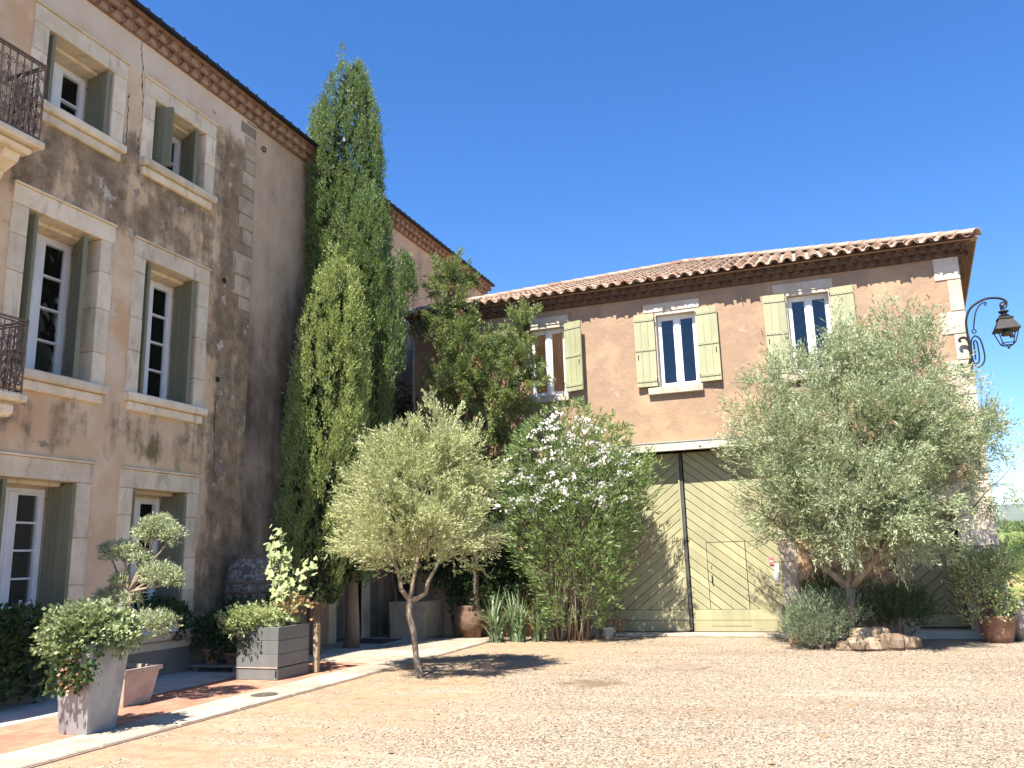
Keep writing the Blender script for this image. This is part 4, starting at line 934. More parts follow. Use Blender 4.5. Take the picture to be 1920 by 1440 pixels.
# ---- juniper
JN = thing('juniper', (-6.9, 16.25, 0), 'ragged juniper with bare brown inner branches climbing to the coach house cornice', 'juniper tree')
lobes = [((-7.25, 16.05, 7.65), (.36, .34, .62), 300), ((-7.1, 16.0, 7.0), (.5, .35, .3), 160), ((-7.55, 16.0, 6.7), (.3, .3, .35), 120), ((-7.05, 15.95, 6.25), (.62, .5, .5), 420), ((-6.55, 15.9, 5.85), (.6, .5, .55), 420),
         ((-7.3, 15.95, 5.45), (.42, .4, .5), 260), ((-6.75, 15.8, 5.2), (.6, .5, .6), 360), ((-5.62, 16.1, 6.35), (.3, .28, .55), 260), ((-5.75, 16.05, 5.75), (.3, .3, .4), 160), ((-5.55, 15.9, 5.2), (.45, .4, .5), 320), ((-6.2, 15.9, 4.9), (.6, .5, .5), 300),
         ((-7.3, 16, 4.5), (.45, .4, .5), 220), ((-6.3, 16, 4.0), (.6, .45, .6), 260), ((-6.8, 16.1, 3.3), (.9, .5, .7), 260), ((-7.9, 15.95, 6.55), (.18, .2, .12), 40)]
P_ = []; O = []
for k, (c, r, n) in enumerate(lobes):
    p, u = ell_points(n, c, [q_*.78 for q_ in r], .6, k+3, .7, 2.2); P_.append(p); O.append(u)
P_ = np.vstack(P_); O = np.vstack(O); sel = rng.random(len(P_)) < .085; A_, OA = P_[sel], O[sel]
Q, D = clump(A_, OA, 34, .045, .36, .4, .5); b, d = sprig_leaves(Q, D, 9, .13, .6, .012); leaf_mesh('crown', b, d, .05, .022, 'juniper_leaf', JN)
sel = rng.random(len(P_)) < .35; q = P_[sel]-O[sel]*.22; leaf_mesh('inner_foliage', q, rv(len(q))+UP, .2, .07, 'ivy_leaf', JN)  # inner leaves coloured very dark as painted shade inside the crown
sel = rng.random(len(P_)) < .2; q = P_[sel]-O[sel]*.2; b, d = sprig_leaves(q, -UP+rv(len(q))*.6, 10, .2, .6, .02); leaf_mesh('dry_foliage', b, d, .06, .02, 'dry_leaf', JN)
mb = MB(); mb.tube([(-7.0, 16.55, -.05), (-7.0, 16.5, 1.5), (-7.05, 16.3, 3.4), (-7.15, 16.05, 5.5), (-7.25, 16.05, 7.9)], [.075, .07, .06, .05, .02], 8)
for c, r, n in lobes: mb.tube(wiggle((-7.0+random.uniform(-.1, .1), 16.1, max(1.2, c[2]-1.3)), c, 5, .08), [.05, .045, .035, .03, .02, .012], 6)
mb.build('trunk', 'cypress_bark', JN, True)
# ---- small olive
OL = thing('olive_tree', (-5.52, 11.0, 0), 'small standard olive with rounded mushroom crown and slim leaning trunk in the gravel', 'olive tree')
tb = [on_g(787, 1272)]
def oy(x, y, Y=11.0): return on_y(x, y, Y)
mb = MB(); fork = oy(768, 1125)
mb.tube([oy(789, 1273)-Vector((0, 0, .05)), oy(786, 1262), oy(780, 1230), oy(776, 1185), oy(766, 1150), fork], [.075, .05, .043, .042, .046, .04], 10)
mb.tube([fork, oy(752, 1105), oy(750, 1085), oy(735, 1040), oy(715, 1000)], [.04, .035, .032, .022, .012], 8)
mb.tube([fork, oy(772, 1105), oy(775, 1085), oy(790, 1020), oy(800, 930)], [.036, .03, .028, .02, .012], 8)
mb.tube([fork, oy(780, 1124), oy(798, 1112), oy(803, 1090), oy(830, 1040), oy(860, 990)], [.038, .036, .03, .026, .02, .012], 8)
for k in range(14):
    a = random.random()*6.28; r = random.uniform(.3, .8); e = (-5.5+r*math.cos(a), 11+r*math.sin(a), random.uniform(1.8, 3.0)); mb.tube(wiggle((-5.5+.2*math.cos(a), 11+.2*math.sin(a), 1.65), e, 4, .06), [.018, .014, .011, .008, .004], 5)
mb.build('trunk', 'bark', OL, True)
P_, O = profile_points(270, -5.62, 11.0, [(1.5, .48), (1.62, .72), (1.85, .83), (2.2, .80), (2.6, .64), (2.95, .40), (3.15, .22), (3.3, .1)], .6, 21, .75, 1.8, 3.0)
for c, r, m in (((-5.15, 11, 3.35), (.16, .16, .42), 10), ((-5.35, 11.1, 3.2), (.25, .2, .4), 10), ((-4.95, 11, 3.1), (.2, .2, .4), 8), ((-5.98, 11, 3.05), (.28, .22, .32), 12), ((-6.25, 10.9, 2.75), (.25, .2, .25), 9), ((-4.85, 10.9, 2.75), (.3, .25, .3), 9), ((-6.5, 11, 2.05), (.22, .2, .15), 6)):
    p, u = ell_points(m, c, r, .2, 4, .5, 2); P_ = np.vstack([P_, p]); O = np.vstack([O, u])
O[:, 2] += (P_[:, 2]-2.2)*.35
P_, D = clump(P_, O, 18, .07, .38, .36, .5)
b, d = sprig_leaves(P_, D, 13, rng.uniform(.12, .26, len(P_)), .75, .01); leaf_mesh('crown', b, d, rng.uniform(.045, .07, len(b)), .0155, 'olive_leaf', OL)
# ---- large olive
BO = thing('olive_tree', (.22, 15.35, 0), 'large loose silvery olive before the ochre wall, hiding the corner side door', 'olive tree')
mb = MB(); B0 = Vector((.2, 15.35, -.05)); fk = Vector((.28, 15.35, .95))
mb.tube([B0, (.16, 15.35, .2), (.24, 15.37, .55), tuple(fk)], [.13, .10, .085, .09], 10)
ends = []
for (px_, py_, Y_) in ((1500, 950, 15.1), (1540, 900, 15.6), (1600, 800, 15.3), (1680, 960, 15.2), (1720, 850, 15.5), (1450, 800, 15.2), (1800, 850, 15.3), (1690, 700, 15.5), (1570, 720, 15.4), (1430, 960, 15.0), (1820, 960, 15.2), (1630, 900, 14.7)):
    e = on_y(px_, py_, Y_); ends.append(e); m_ = fk.lerp(e, .4)+Vector((0, 0, -.12)); hub = Vector((-.12, 15.3, 1.35)) if e.x < .1 else (Vector((.75, 15.3, 1.45)) if e.x > .9 else Vector((.3, 15.45, 1.6))); m_ = hub.lerp(e, .35)+Vector((0, 0, -.05)); mb.tube([fk, hub, *wiggle(m_, e, 3, .07)], [.075, .055, .036, .03, .022, .012], 7)
    for k in range(7):
        s_ = m_.lerp(e, random.uniform(.2, 1)); mb.tube(wiggle(s_, s_+Vector((random.uniform(-.7, .7), random.uniform(-.6, .5), random.uniform(.0, .8))), 3, .04), [.015, .011, .008, .004], 5)
mb.build('trunk', 'bark', BO, True)
P_ = []; O = []
for k, (px_, py_, Y_, rx, rz, n) in enumerate(((1630, 830, 15.1, 1.45, 1.25, 1350), (1590, 720, 15.4, .85, .8, 330), (1700, 715, 15.4, .75, .85, 300), (1690, 640, 15.4, .25, .5, 70), (1742, 670, 15.4, .2, .5, 50), (1565, 650, 15.4, .35, .35, 60), (1620, 650, 15.4, .4, .35, 60), (1490, 725, 15.2, .6, .5, 150), (1452, 820, 15.1, .65, .55, 170), (1475, 920, 15.0, .6, .5, 160), (1500, 995, 14.9, .5, .3, 80), (1425, 765, 15.2, .35, .28, 40), (1745, 800, 15.3, .75, .6, 260), (1775, 885, 15.2, .75, .6, 210), (1835, 830, 15.2, .4, .4, 70), (1860, 890, 15.2, .3, .45, 50), (1680, 940, 14.9, .9, .7, 420), (1560, 960, 15.0, .8, .6, 330), (1725, 990, 15.0, .6, .35, 110), (1640, 1000, 14.9, .7, .28, 110), (1500, 870, 14.9, .8, .7, 300), (1670, 1015, 14.9, .5, .2, 50), (1610, 945, 14.6, .9, .55, 300))):
    c = on_y(px_, py_, Y_); p, u = ell_points(n, c, (rx, min(rx, 1.0), rz), .35, k+30, .75, 1.7); P_.append(p); O.append(u)
P_ = np.vstack(P_); O = np.vstack(O); P_[:, 1] = np.minimum(P_[:, 1], 16.85)
sel = rng.random(len(P_)) < .175; P_, O = P_[sel], O[sel]
P_, D = clump(P_, O, 15, .10, .36, .42, .4)
b, d = sprig_leaves(P_, D, 13, rng.uniform(.16, .34, len(P_)), .75, .012); b[:, 1] = np.minimum(b[:, 1], 16.9)
leaf_mesh('crown', b, d, rng.uniform(.05, .085, len(b)), .017, 'big_olive_leaf', BO)
# ---- oleander
OD = thing('oleander', (-5.0, 16.2, 0), 'big oleander shrub covered with white flowers beside the gate', 'oleander')
mb = MB(); tips = []
for k in range(60):
    a = random.random()*6.28; b0 = Vector((-4.85+.42*random.uniform(-1, 1), 16.25+.25*random.uniform(-1, 1), -.03))
    r = random.random()**.5; ex = -4.62+1.6*r*math.cos(a); ey = 15.95+.85*r*math.sin(a); ez = 4.45-1.5*(r**2.2)-random.random()*.6+(.15 if ex > -4.6 else -.1)
    if k % 4 == 0: ez *= random.uniform(.5, .8)
    e = Vector((ex, min(ey, 16.8), ez)); m_ = b0.lerp(e, .5)+Vector((-(ex-b0.x)*.18, -(ey-b0.y)*.18, .1)); p = wiggle(b0, m_, 3, .05)+wiggle(m_, e, 4, .06)[1:]
    mb.tube(p, [.019, .017, .015, .013, .011, .009, .006, .004], 5); tips.append((m_, e))
mb.build('stems', 'bark', OD, True)
P_ = []; D = []
for m_, e in tips:
    for k in range(30):
        t = random.random()**.55; p = m_.lerp(e, t); o = Vector((random.gauss(0, .16), random.gauss(0, .16), random.gauss(0, .12))); P_.append(p+o); D.append(((e-m_).normalized()*.5+o*3+Vector((0, 0, .3))))
p, u = profile_points(1700, -4.68, 15.9, [(.25, .45), (.9, .75), (1.6, 1.1), (2.6, 1.5), (3.3, 1.5), (3.9, 1.15), (4.4, .5), (4.65, .1)], .7, 8, .5, 1.3, 2.6, .6)
P_ = np.vstack([np.array(P_), p]); D = np.vstack([np.array(D), u*.8+UP*.5+rv(len(p))*.4]); P_[:, 1] = np.minimum(P_[:, 1], 16.85)
b, d = sprig_leaves(P_, D, 9, .16, .9, .012); b[:, 1] = np.minimum(b[:, 1], 16.9); leaf_mesh('foliage', b, d, rng.uniform(.09, .15, len(b)), .022, 'oleander_leaf', OD)
def flower_mesh(name, mat, n, spread, pet, seed):
    r_ = random.Random(seed); v = []; f = []
    for k in range(n):
        c = Vector((r_.gauss(0, spread), r_.gauss(0, spread), r_.gauss(0, spread*.6))); nn = (c*6+Vector((r_.uniform(-.5, .5), -.8, .7))).normalized(); a = nn.orthogonal().normalized(); b_ = nn.cross(a)
        i0 = len(v); v += [(0, 0, -.02), (.002, 0, -.02), c, c+Vector((.002, 0, 0))]; v = [Vector(q_) for q_ in v]; f.append((i0, i0+1, i0+3, i0+2))
        for j in range(5):
            t = 6.283*j/5; t2 = t+.5; i0 = len(v); v += [c, c+(a*math.cos(t-.5)+b_*math.sin(t-.5))*pet*.7+nn*pet*.2, c+(a*math.cos(t)+b_*math.sin(t))*pet+nn*pet*.12, c+(a*math.cos(t2)+b_*math.sin(t2))*pet*.7+nn*pet*.2]; f.append((i0, i0+1, i0+2, i0+3))
    me = bpy.data.meshes.new(name); me.from_pydata([tuple(p) for p in v], [], f); me.materials.append(M[mat]); return me
fm = [flower_mesh('flower_cluster', 'white_petal', 9, .055, .034, s) for s in range(4)]
tl = [e for m_, e in tips if e.z > 2.6]
for k in range(210):
    if k < len(tl)*.35: p = tl[k]+Vector((0, -.05, .03))
    else:
        a = random.random()*6.28; r = random.random()**.5; x = -4.7+1.65*r*math.cos(a); yy = 15.5-.45*random.random(); z = 4.35-1.4*(abs(x+4.6)/1.55)**2.0-random.random()*2.3; p = Vector((x, yy+.3*(r), z))
    if p.z < 2.5 or (p.x > -3.5 and p.z < 3.0): continue
    p.y = min(p.y, 16.7); inst('flower_cluster', random.choice(fm), p, (random.uniform(-.3, .3), random.uniform(-.3, .3), random.random()*1.5-.7), OD, [random.uniform(.6, 1.1)]*3)
# ---- dark climber in the corner
IV = thing('climbing_vine', (-9.1, 17.0, 0), 'dark climbing vine filling the shaded corner between the two buildings', 'climber')
P_ = []; 
for c, r, n in (((-9.0, 17.15, 4.2), (.5, .25, 1.6), 260), ((-8.3, 16.8, 2.6), (.8, .2, 1.4), 380), ((-7.3, 16.75, 1.7), (.9, .22, 1.2), 420), ((-6.5, 16.7, 1.3), (.7, .25, 1.1), 300), ((-9.3, 16.2, 2.6), (.2, .7, 1.0), 200), ((-7.7, 16.25, 3.0), (.8, .45, .6), 400), ((-6.7, 16.15, 2.7), (.6, .45, .6), 280)):
    p, u = ell_points(n, c, r, .3, 9, .5, 2); P_.append(p)
P_ = np.vstack(P_); P_[:, 2] = np.maximum(P_[:, 2], .1); P_[:, 1] = np.where(P_[:, 0] > XL, np.minimum(P_[:, 1], 16.95), P_[:, 1]); P_[:, 0] = np.maximum(P_[:, 0], WX+.02)
b, d = sprig_leaves(P_, rv(len(P_))+np.array([.1, -.6, 0]), 12, .3, .9, .04); b[:, 1] = np.where(b[:, 0] > XL, np.minimum(b[:, 1], 16.97), b[:, 1]); b[:, 0] = np.maximum(b[:, 0], WX+.02); b[:, 2] = np.maximum(b[:, 2], .05)
leaf_mesh('foliage', b, d, .09, .06, 'ivy_leaf', IV, .5)
mb = MB(); 
for k in range(5): mb.tube(wiggle((-9.2+.5*k, 16.9, 0), (-9.1+.4*k, 16.92, 2.5), 6, .08), [.03, .028, .025, .02, .016, .012, .008], 6)
mb.build('stems', 'bark', IV, True)
# ---- low shrubs
def shrub(name, label, cat, base, c_list, mat, ll, lw, n=12, L_=.2, up=.8, group=None, stems=True):
    t = thing(name, base, label, cat, group); P_ = []; O = []
    for c, r, m in c_list:
        p, u = ell_points(m, c, r, .3, int(abs(c[0])*37+c[2]*11) % 90, .5, 2); P_.append(p); O.append(u)
    P_ = np.vstack(P_); O = np.vstack(O); P_[:, 2] = np.maximum(P_[:, 2], .03)
    b, d = sprig_leaves(P_, O*.7+UP*up+rv(len(P_))*.4, n, L_, .6, .012); leaf_mesh('foliage', b, d, ll, lw, mat, t)
    if stems:
        mb = MB()
        for c, r, m in c_list:
            for k in range(5): mb.tube(wiggle((base[0]+random.uniform(-.15, .15), base[1]+random.uniform(-.1, .1), base[2]-.02), (c[0]+random.uniform(-.6, .6)*r[0], c[1], c[2]+.3*r[2]), 3, .04), [.014, .011, .008, .004], 5)
        mb.build('stems', 'bark', t, True)
    return t
shrub('lavender_bush', 'round grey-green lavender bush at the foot of the large olive', 'bush', (-.3, 15.1, 0), [((-.28, 15.05, .42), (.5, .42, .45), 420), ((-.55, 15.1, .3), (.3, .3, .3), 130), ((.15, 15.25, .5), (.35, .3, .3), 130)], 'lavender_leaf', .06, .012, 16, .2, 1.0)
shrub('low_shrub', 'dark green low shrub with thin dry flower stalks behind the rocks', 'bush', (.9, 15.75, 0), [((.75, 15.7, .6), (.5, .35, .3), 230), ((1.15, 15.9, .55), (.45, .35, .35), 260), ((-.1, 15.9, .75), (.45, .3, .35), 220)], 'dark_leaf', .06, .018, 14, .22, .9)
# ---- rocks at the bed's edge
for k, (x, yy, sx, sy, sz, lab) in enumerate(((.12, 15.02, .16, .14, .14, 'small tan rock beside the lavender bush'), (.42, 15.0, .26, .2, .2, 'broad pale rock at the front edge of the olive bed'), (.52, 15.25, .34, .18, .34, 'flat topped pale stone block lying behind the broad rock'), (.82, 15.1, .2, .2, .26, 'upright brown rock at the olive bed edge'), (1.05, 15.3, .2, .2, .22, 'brown rock at the end of the olive bed by the doorstep'), (-.62, 15.75, .16, .14, .22, 'rough stone at the right foot of the gate'), (-4.95, 16.45, .2, .16, .12, 'low pale stone under the oleander stems'))):
    n1, n2 = 10, 7; v = []; f = []; r_ = random.Random(k)
    for j in range(n2+1):
        ph = math.pi*j/n2
        for i in range(n1):
            th = 6.283*i/n1; q = np.array([math.cos(th)*math.sin(ph), math.sin(th)*math.sin(ph), math.cos(ph)]); q = np.sign(q)*np.abs(q)**.6; sz_ = sz; kk = .78+.45*float(vnoise(q*1.7+k*3.3+5, k)); v.append((x+q[0]*sx*kk, yy+q[1]*sy*kk, sz*.42+q[2]*sz*.58*kk))
    for j in range(n2):
        for i in range(n1): f.append((j*n1+i, j*n1+(i+1) % n1, (j+1)*n1+(i+1) % n1, (j+1)*n1+i))
    tag(mesh_obj('rock', v, f, 'rock'), lab, 'rock', 'rocks round the beds')
# ---- sword-leaved clump
YC = thing('sword_leaf_plant', (-6.0, 15.75, 0), 'clump of arching grey-green sword leaves at the paving end', 'plant')
def blade(L_, bend, w_):
    v = []; f = []; n = 6
    for i in range(n+1):
        t = i/n; r = L_*math.sin(bend*t)/max(bend, .01)*1.0 if bend > .01 else 0; a = bend*t
        x = L_*(1-math.cos(a))/bend; z = L_*math.sin(a)/bend; ww = w_*(1-t**2.2)*.5+.001; v += [(x, -ww, z), (x-.25*ww, 0, z-.2*ww), (x, ww, z)]
    for i in range(n): f += [(3*i, 3*i+1, 3*i+4, 3*i+3), (3*i+1, 3*i+2, 3*i+5, 3*i+4)]
    me = bpy.data.meshes.new('leaf'); me.from_pydata(v, [], f); me.materials.append(M['blade_leaf']); return me
bl = [blade(L_, bd, .048) for L_, bd in ((1.05, .3), (1.0, .7), (.95, 1.1), (.9, 1.5), (.8, 1.9))]
for cx, cy, n in ((-6.25, 15.75, 60), (-5.85, 15.85, 60), (-5.45, 15.95, 34)):
    for k in range(n):
        j = min(4, int(random.random()**.8*5)); inst('leaf', bl[j], (cx+random.gauss(0, .07), cy+random.gauss(0, .06), 0), (random.uniform(-.1, .1), random.uniform(-.1, .1), random.random()*6.28), YC, [random.uniform(.7, 1.1)]*3)

# ================================================================== pots and planters
def foliage(parent, c_list, mat, ll, lw, n, L_, name='foliage', dirb=(0, 0, .5), wx=None, mid=.5, fold=.15):
    P_ = []; O = []
    for k, (c, r, m) in enumerate(c_list):
        p, u = ell_points(m, c, r, .45, k+50, .5, 2.2); P_.append(p); O.append(u)
    P_ = np.vstack(P_); O = np.vstack(O); b, d = sprig_leaves(P_, O*.7+np.array(dirb)+rv(len(P_))*.5, n, L_, .9, .015)
    if wx is not None: b[:, 0] = np.maximum(b[:, 0], wx)
    b[:, 2] = np.maximum(b[:, 2], .03); return leaf_mesh(name, b, d, ll, lw, mat, parent, mid, fold)
def square_pot(parent, cx, cy, b, t, z0, h, mat, name='pot', rim=0.0):
    mb = MB(); lv = [(z0, b), (z0+h-rim, t)] if rim == 0 else [(z0, b), (z0+h-rim, t), (z0+h-rim, t+.025), (z0+h, t+.025)]
    if rim == 0: lv += []
    top = lv[-1][1]; lv += [(z0+h, top-.03), (z0+h-.07, top-.035)]; v = []; f = []
    for z, s in lv: v += [(cx-s, cy-s, z), (cx+s, cy-s, z), (cx+s, cy+s, z), (cx-s, cy+s, z)]
    for i in range(len(lv)-1):
        for k in range(4): f.append((4*i+k, 4*i+(k+1) % 4, 4*i+4+(k+1) % 4, 4*i+4+k))
    f.append((3, 2, 1, 0)); n = 4*(len(lv)-1); f.append((n, n+1, n+2, n+3)); o = mb.add(v, f).build(name, mat, parent)
    BX((cx-top+.036, cy-top+.036, z0+h-.09), (cx+top-.036, cy+top-.036, z0+h-.05), 'soil', 'soil', parent, .01); return o
# zinc planter with trailing leafy ball
ZP = thing('zinc_planter', (-7.1, 6.75, .03), 'tall tapered zinc planter overflowing with rounded variegated leaves on the red paving', 'planter')
square_pot(ZP, -7.1, 6.75, .18, .24, .03, .84, 'zinc')
foliage(ZP, [((-7.14, 6.72, 1.0), (.40, .38, .22), 520), ((-7.36, 6.62, .88), (.2, .2, .16), 120), ((-6.9, 6.82, .96), (.24, .25, .18), 150)], 'geranium_leaf', .05, .044, 8, .09, dirb=(0, -.1, .15))
foliage(ZP, [((-7.0, 6.47, .72), (.2, .06, .18), 60), ((-7.25, 6.46, .68), (.12, .05, .2), 30)], 'dark_leaf', .05, .045, 6, .12, 'trailing_foliage', (0, -.2, -.6))
foliage(ZP, [((-6.98, 6.45, .66), (.1, .04, .16), 26)], 'dry_leaf', .045, .03, 5, .1, 'dry_foliage', (0, -.2, -.6))
# cloud pruned olive in square terracotta pot
TP = thing('potted_olive', (-8.05, 8.15, .03), 'cloud-pruned little olive with leaf pads in a square pale terracotta pot', 'potted tree')
square_pot(TP, -8.05, 8.15, .21, .27, .03, .42, 'pale_terracotta', rim=.05)
def ty(x, y, Y=8.2): return on_y(x, y, Y)
mb = MB(); s0 = Vector((-8.07, 8.15, .4)); f1 = ty(243, 1110)
mb.tube([s0, s0.lerp(f1, .5)+Vector((.02, 0, 0)), f1], [.04, .034, .034], 8)
pads = [(296, 985, .24, .11, 130), (275, 1000, .18, .1, 80), (318, 1003, .18, .1, 80), (232, 1035, .24, .12, 130), (205, 1032, .14, .09, 60), (298, 1075, .26, .13, 150), (268, 1050, .15, .08, 60), (326, 1085, .12, .1, 50), (226, 1090, .13, .08, 60), (205, 1118, .2, .09, 90), (245, 1125, .14, .08, 50), (300, 1168, .22, .14, 120), (262, 1165, .2, .13, 110)]
for (x, yy, rx, rz, n) in pads:
    e = ty(x, yy+8); mb.tube(wiggle(f1 if yy < 1100 else f1.lerp(s0, .35), e, 4, .03), [.024, .02, .016, .012, .007], 6)
mb.build('trunk', 'bark', TP, True)
foliage(TP, [(tuple(ty(x, yy)), (rx*.8, rx*.7, rz*.75), int(n*1.2)) for (x, yy, rx, rz, n) in pads], 'big_olive_leaf', .042, .015, 12, .06, 'leaf_pads', (0, 0, .5), mid=.45, fold=0)
# grey wooden box with vine
BP = thing('wooden_planter', (-7.68, 10.55, .03), 'square dark grey wooden planter box with a fig-leaved vine', 'planter')
bx0, bx1, by0, by1, bh = -8.03, -7.33, 10.17, 10.93, .74
BX((bx0+.02, by0+.02, .03), (bx1-.02, by1-.02, .68), 'soil', 'soil', BP, 0)
zz = [.03, .19, .205, .37, .555, bh]
for (a, b) in ((.03, .185), (.2, .372), (.376, .555), (.559, bh)):
    BX((bx0, by0, a), (bx1, by0+.022, b), 'board', 'grey_wood', BP, .004); BX((bx0, by1-.022, a), (bx1, by1, b), 'board', 'grey_wood', BP, .004)
    BX((bx1-.022, by0+.023, a), (bx1, by1-.023, b), 'board', 'grey_wood', BP, .004); BX((bx0, by0+.023, a), (bx0+.022, by1-.023, b), 'board', 'grey_wood', BP, .004)
BX((bx0+.001, by0-.012, .186), (bx1, by0+.01, .199), 'batten', 'pale_terracotta', BP, .002)
BX((bx1-.03, by0-.014, .07), (bx1-.012, by0-.001, .16), 'bracket', 'iron', BP, .002)
foliage(BP, [((-8.0, 10.25, .82), (.3, .25, .14), 190), ((-7.75, 10.4, .86), (.3, .3, .14), 150)], 'pale_leaf', .05, .035, 8, .12, 'trailing_foliage', (-.1, -.2, .2))
foliage(BP, [((-8.0, 10.13, .6), (.1, .02, .14), 14), ((-7.85, 10.13, .55), (.03, .02, .16), 8), ((-7.7, 10.13, .62), (.04, .02, .08), 6)], 'ivy_leaf', .04, .03, 5, .1, 'trailing_shoots', (0, -.1, -.9))['kind'] = 'stuff'
foliage(BP, [((-7.45, 10.75, .95), (.25, .25, .16), 36)], 'dry_leaf', .06, .05, 5, .12, 'dry_foliage')
vt = []; mb = MB()
for k in range(9):
    e = Vector((-7.55+random.uniform(-.5, .3), 10.75+random.uniform(-.15, .2), random.uniform(1.2, 2.15))); mb.tube(wiggle((-7.55+random.uniform(-.1, .1), 10.65, .66), e, 5, .06), [.012, .01, .008, .007, .005, .003], 5); vt.append(e)
mb.build('stems', 'bark', BP, True)
P_ = []; D = []
for e in vt:
    for k in range(26):
        t = random.random()**.7; p = Vector((-7.55, 10.65, .66)).lerp(e, t)+Vector((random.gauss(0, .09), random.gauss(0, .08), random.gauss(0, .06))); P_.append(p); D.append((random.gauss(0, 1), random.gauss(-.3, .7), random.gauss(-.5, .5)))
# lobed vine leaves, each a separate piece
def lobed(name, mat, s):
    pts = [(0, 0), (.35, -.15), (.55, .1), (.38, .3), (.6, .55), (.28, .6), (.2, .95), (0, 1.1), (-.2, .95), (-.28, .6), (-.6, .55), (-.38, .3), (-.55, .1), (-.35, -.15)]
    v = [(x*s, y*s, -abs(x)*.25*s) for x, y in pts]+[(0, .35*s, .03*s)]; n = len(pts); me = bpy.data.meshes.new(name); me.from_pydata(v, [], [(i, (i+1) % n, n) for i in range(n)]); me.materials.append(M[mat]); return me
vl = [lobed('leaf', 'pale_leaf', .11), lobed('leaf', 'geranium_leaf', .10), lobed('leaf', 'pale_leaf', .085)]
for p, d_ in zip(P_, D): inst('leaf', random.choice(vl), p, (random.uniform(.2, 1.5), random.uniform(-.6, .6), random.uniform(-.9, .9)), BP, [random.uniform(.7, 1.25)]*3)
MB().box((-7.30, 10.98, .03), (-7.22, 11.05, .72), .004).build('stake', 'brown_wood', BP)
# barrel on a stone block
stand = BX((-9.48, 11.45, .02), (-8.6, 12.3, .7), 'stone_block', 'quoin_stone', None, .02); tag(stand, 'rough stone block carrying the old barrel by the house wall', 'stone block')
BR = thing('barrel', (-9.02, 11.87, .7), 'old weathered wine barrel with peeling white top staves standing by the house', 'barrel')
prof = lambda t: .40+.12*math.sin(math.pi*min(max(t, 0), 1))
ns = 22
for k in range(ns):
    a0, a1 = 6.283*k/ns+.006, 6.283*(k+1)/ns-.006; v = []; f = []
    for j in range(9):
        r = prof(j/8)+random.uniform(-.001, .001); z = .7+1.08*j/8
        for rr in (r, r-.025):
            for a in (a0, a1): v.append((-9.02+rr*math.cos(a), 11.87+rr*math.sin(a), z))
    for j in range(8): q = 4*j; f += [(q, q+1, q+5, q+4), (q+3, q+2, q+6, q+7), (q+1, q+3, q+7, q+5), (q+2, q, q+4, q+6)]
    f += [(0, 2, 3, 1), (32, 33, 35, 34)]; mesh_obj('stave', v, f, 'barrel_wood', BR)
for (t0, t1, mt) in ((.0, .05, 'rust_iron'), (.18, .23, 'rust_iron'), (.42, .455, 'rust_iron'), (.56, .61, 'rust_iron'), (.95, 1.0, 'rust_iron')):
    mb = MB(); mb.lathe([(prof(t0)+.001, .7+1.08*t0), (prof(t0)+.008, .7+1.08*t0), (prof(t1)+.008, .7+1.08*t1), (prof(t1)+.001, .7+1.08*t1)], (-9.02, 11.87, 0), 28); mb.build('hoop', mt, BR, True)
MB().lathe([(.37, 0), (.37, .03)], (-9.02, 11.87, 1.72), 22).build('head', 'old_wood', BR)
# small terracotta pots between house and wooden planter
def round_pot(parent, x, y, z, r, h, mat='terracotta'):
    mb = MB(); mb.lathe([(r*.68, 0), (r*.95, h*.8), (r*.95, h*.8), (r*1.05, h*.81), (r*1.05, h), (r*.9, h), (r*.88, h*.88)], (x, y, z), 20); mb.build('pot', mat, parent, False)
    MB().lathe([(r*.86, 0), (r*.5, .015)], (x, y, z+h*.87), 16).build('soil', 'soil', parent)
shelf = MB(); shelf.box((-9.4, 10.75, .1), (-8.45, 11.3, .14), .004); shelf.box((-9.35, 10.8, .03), (-9.25, 11.25, .1)); shelf.box((-8.6, 10.8, .03), (-8.5, 11.25, .1)); tag(shelf.build('plank_bench', 'old_wood'), 'low weathered plank bench under the terracotta pots', 'bench')
for (x, yy, z, r, h, lab, fc, mt) in ((-9.12, 10.98, .14, .14, .22, 'terracotta pot with a bushy geranium on the plank bench, nearest the house', ((-9.1, 10.95, .55), (.24, .22, .24), 130), 'dark_leaf'),
        (-8.72, 11.02, .14, .17, .16, 'low terracotta bowl at the bench end beside the wooden planter', ((-8.72, 11.02, .42), (.2, .2, .14), 60), 'dark_leaf'),
        (-8.85, 11.55, .03, .2, .5, 'tall terracotta pot with leafy plant before the stone block', ((-8.95, 11.45, .85), (.25, .22, .26), 120), 'dark_leaf'),
        (-8.3, 11.6, .03, .22, .85, 'tall slim terracotta jar behind the wooden planter', ((-8.3, 11.6, 1.0), (.2, .2, .12), 50), 'dark_leaf')):
    t = thing('potted_plant', (x, yy, z), lab, 'potted plant', 'pots beside the barrel'); round_pot(t, x, yy, z, r, h); foliage(t, [fc], mt, .07, .055, 7, .14)
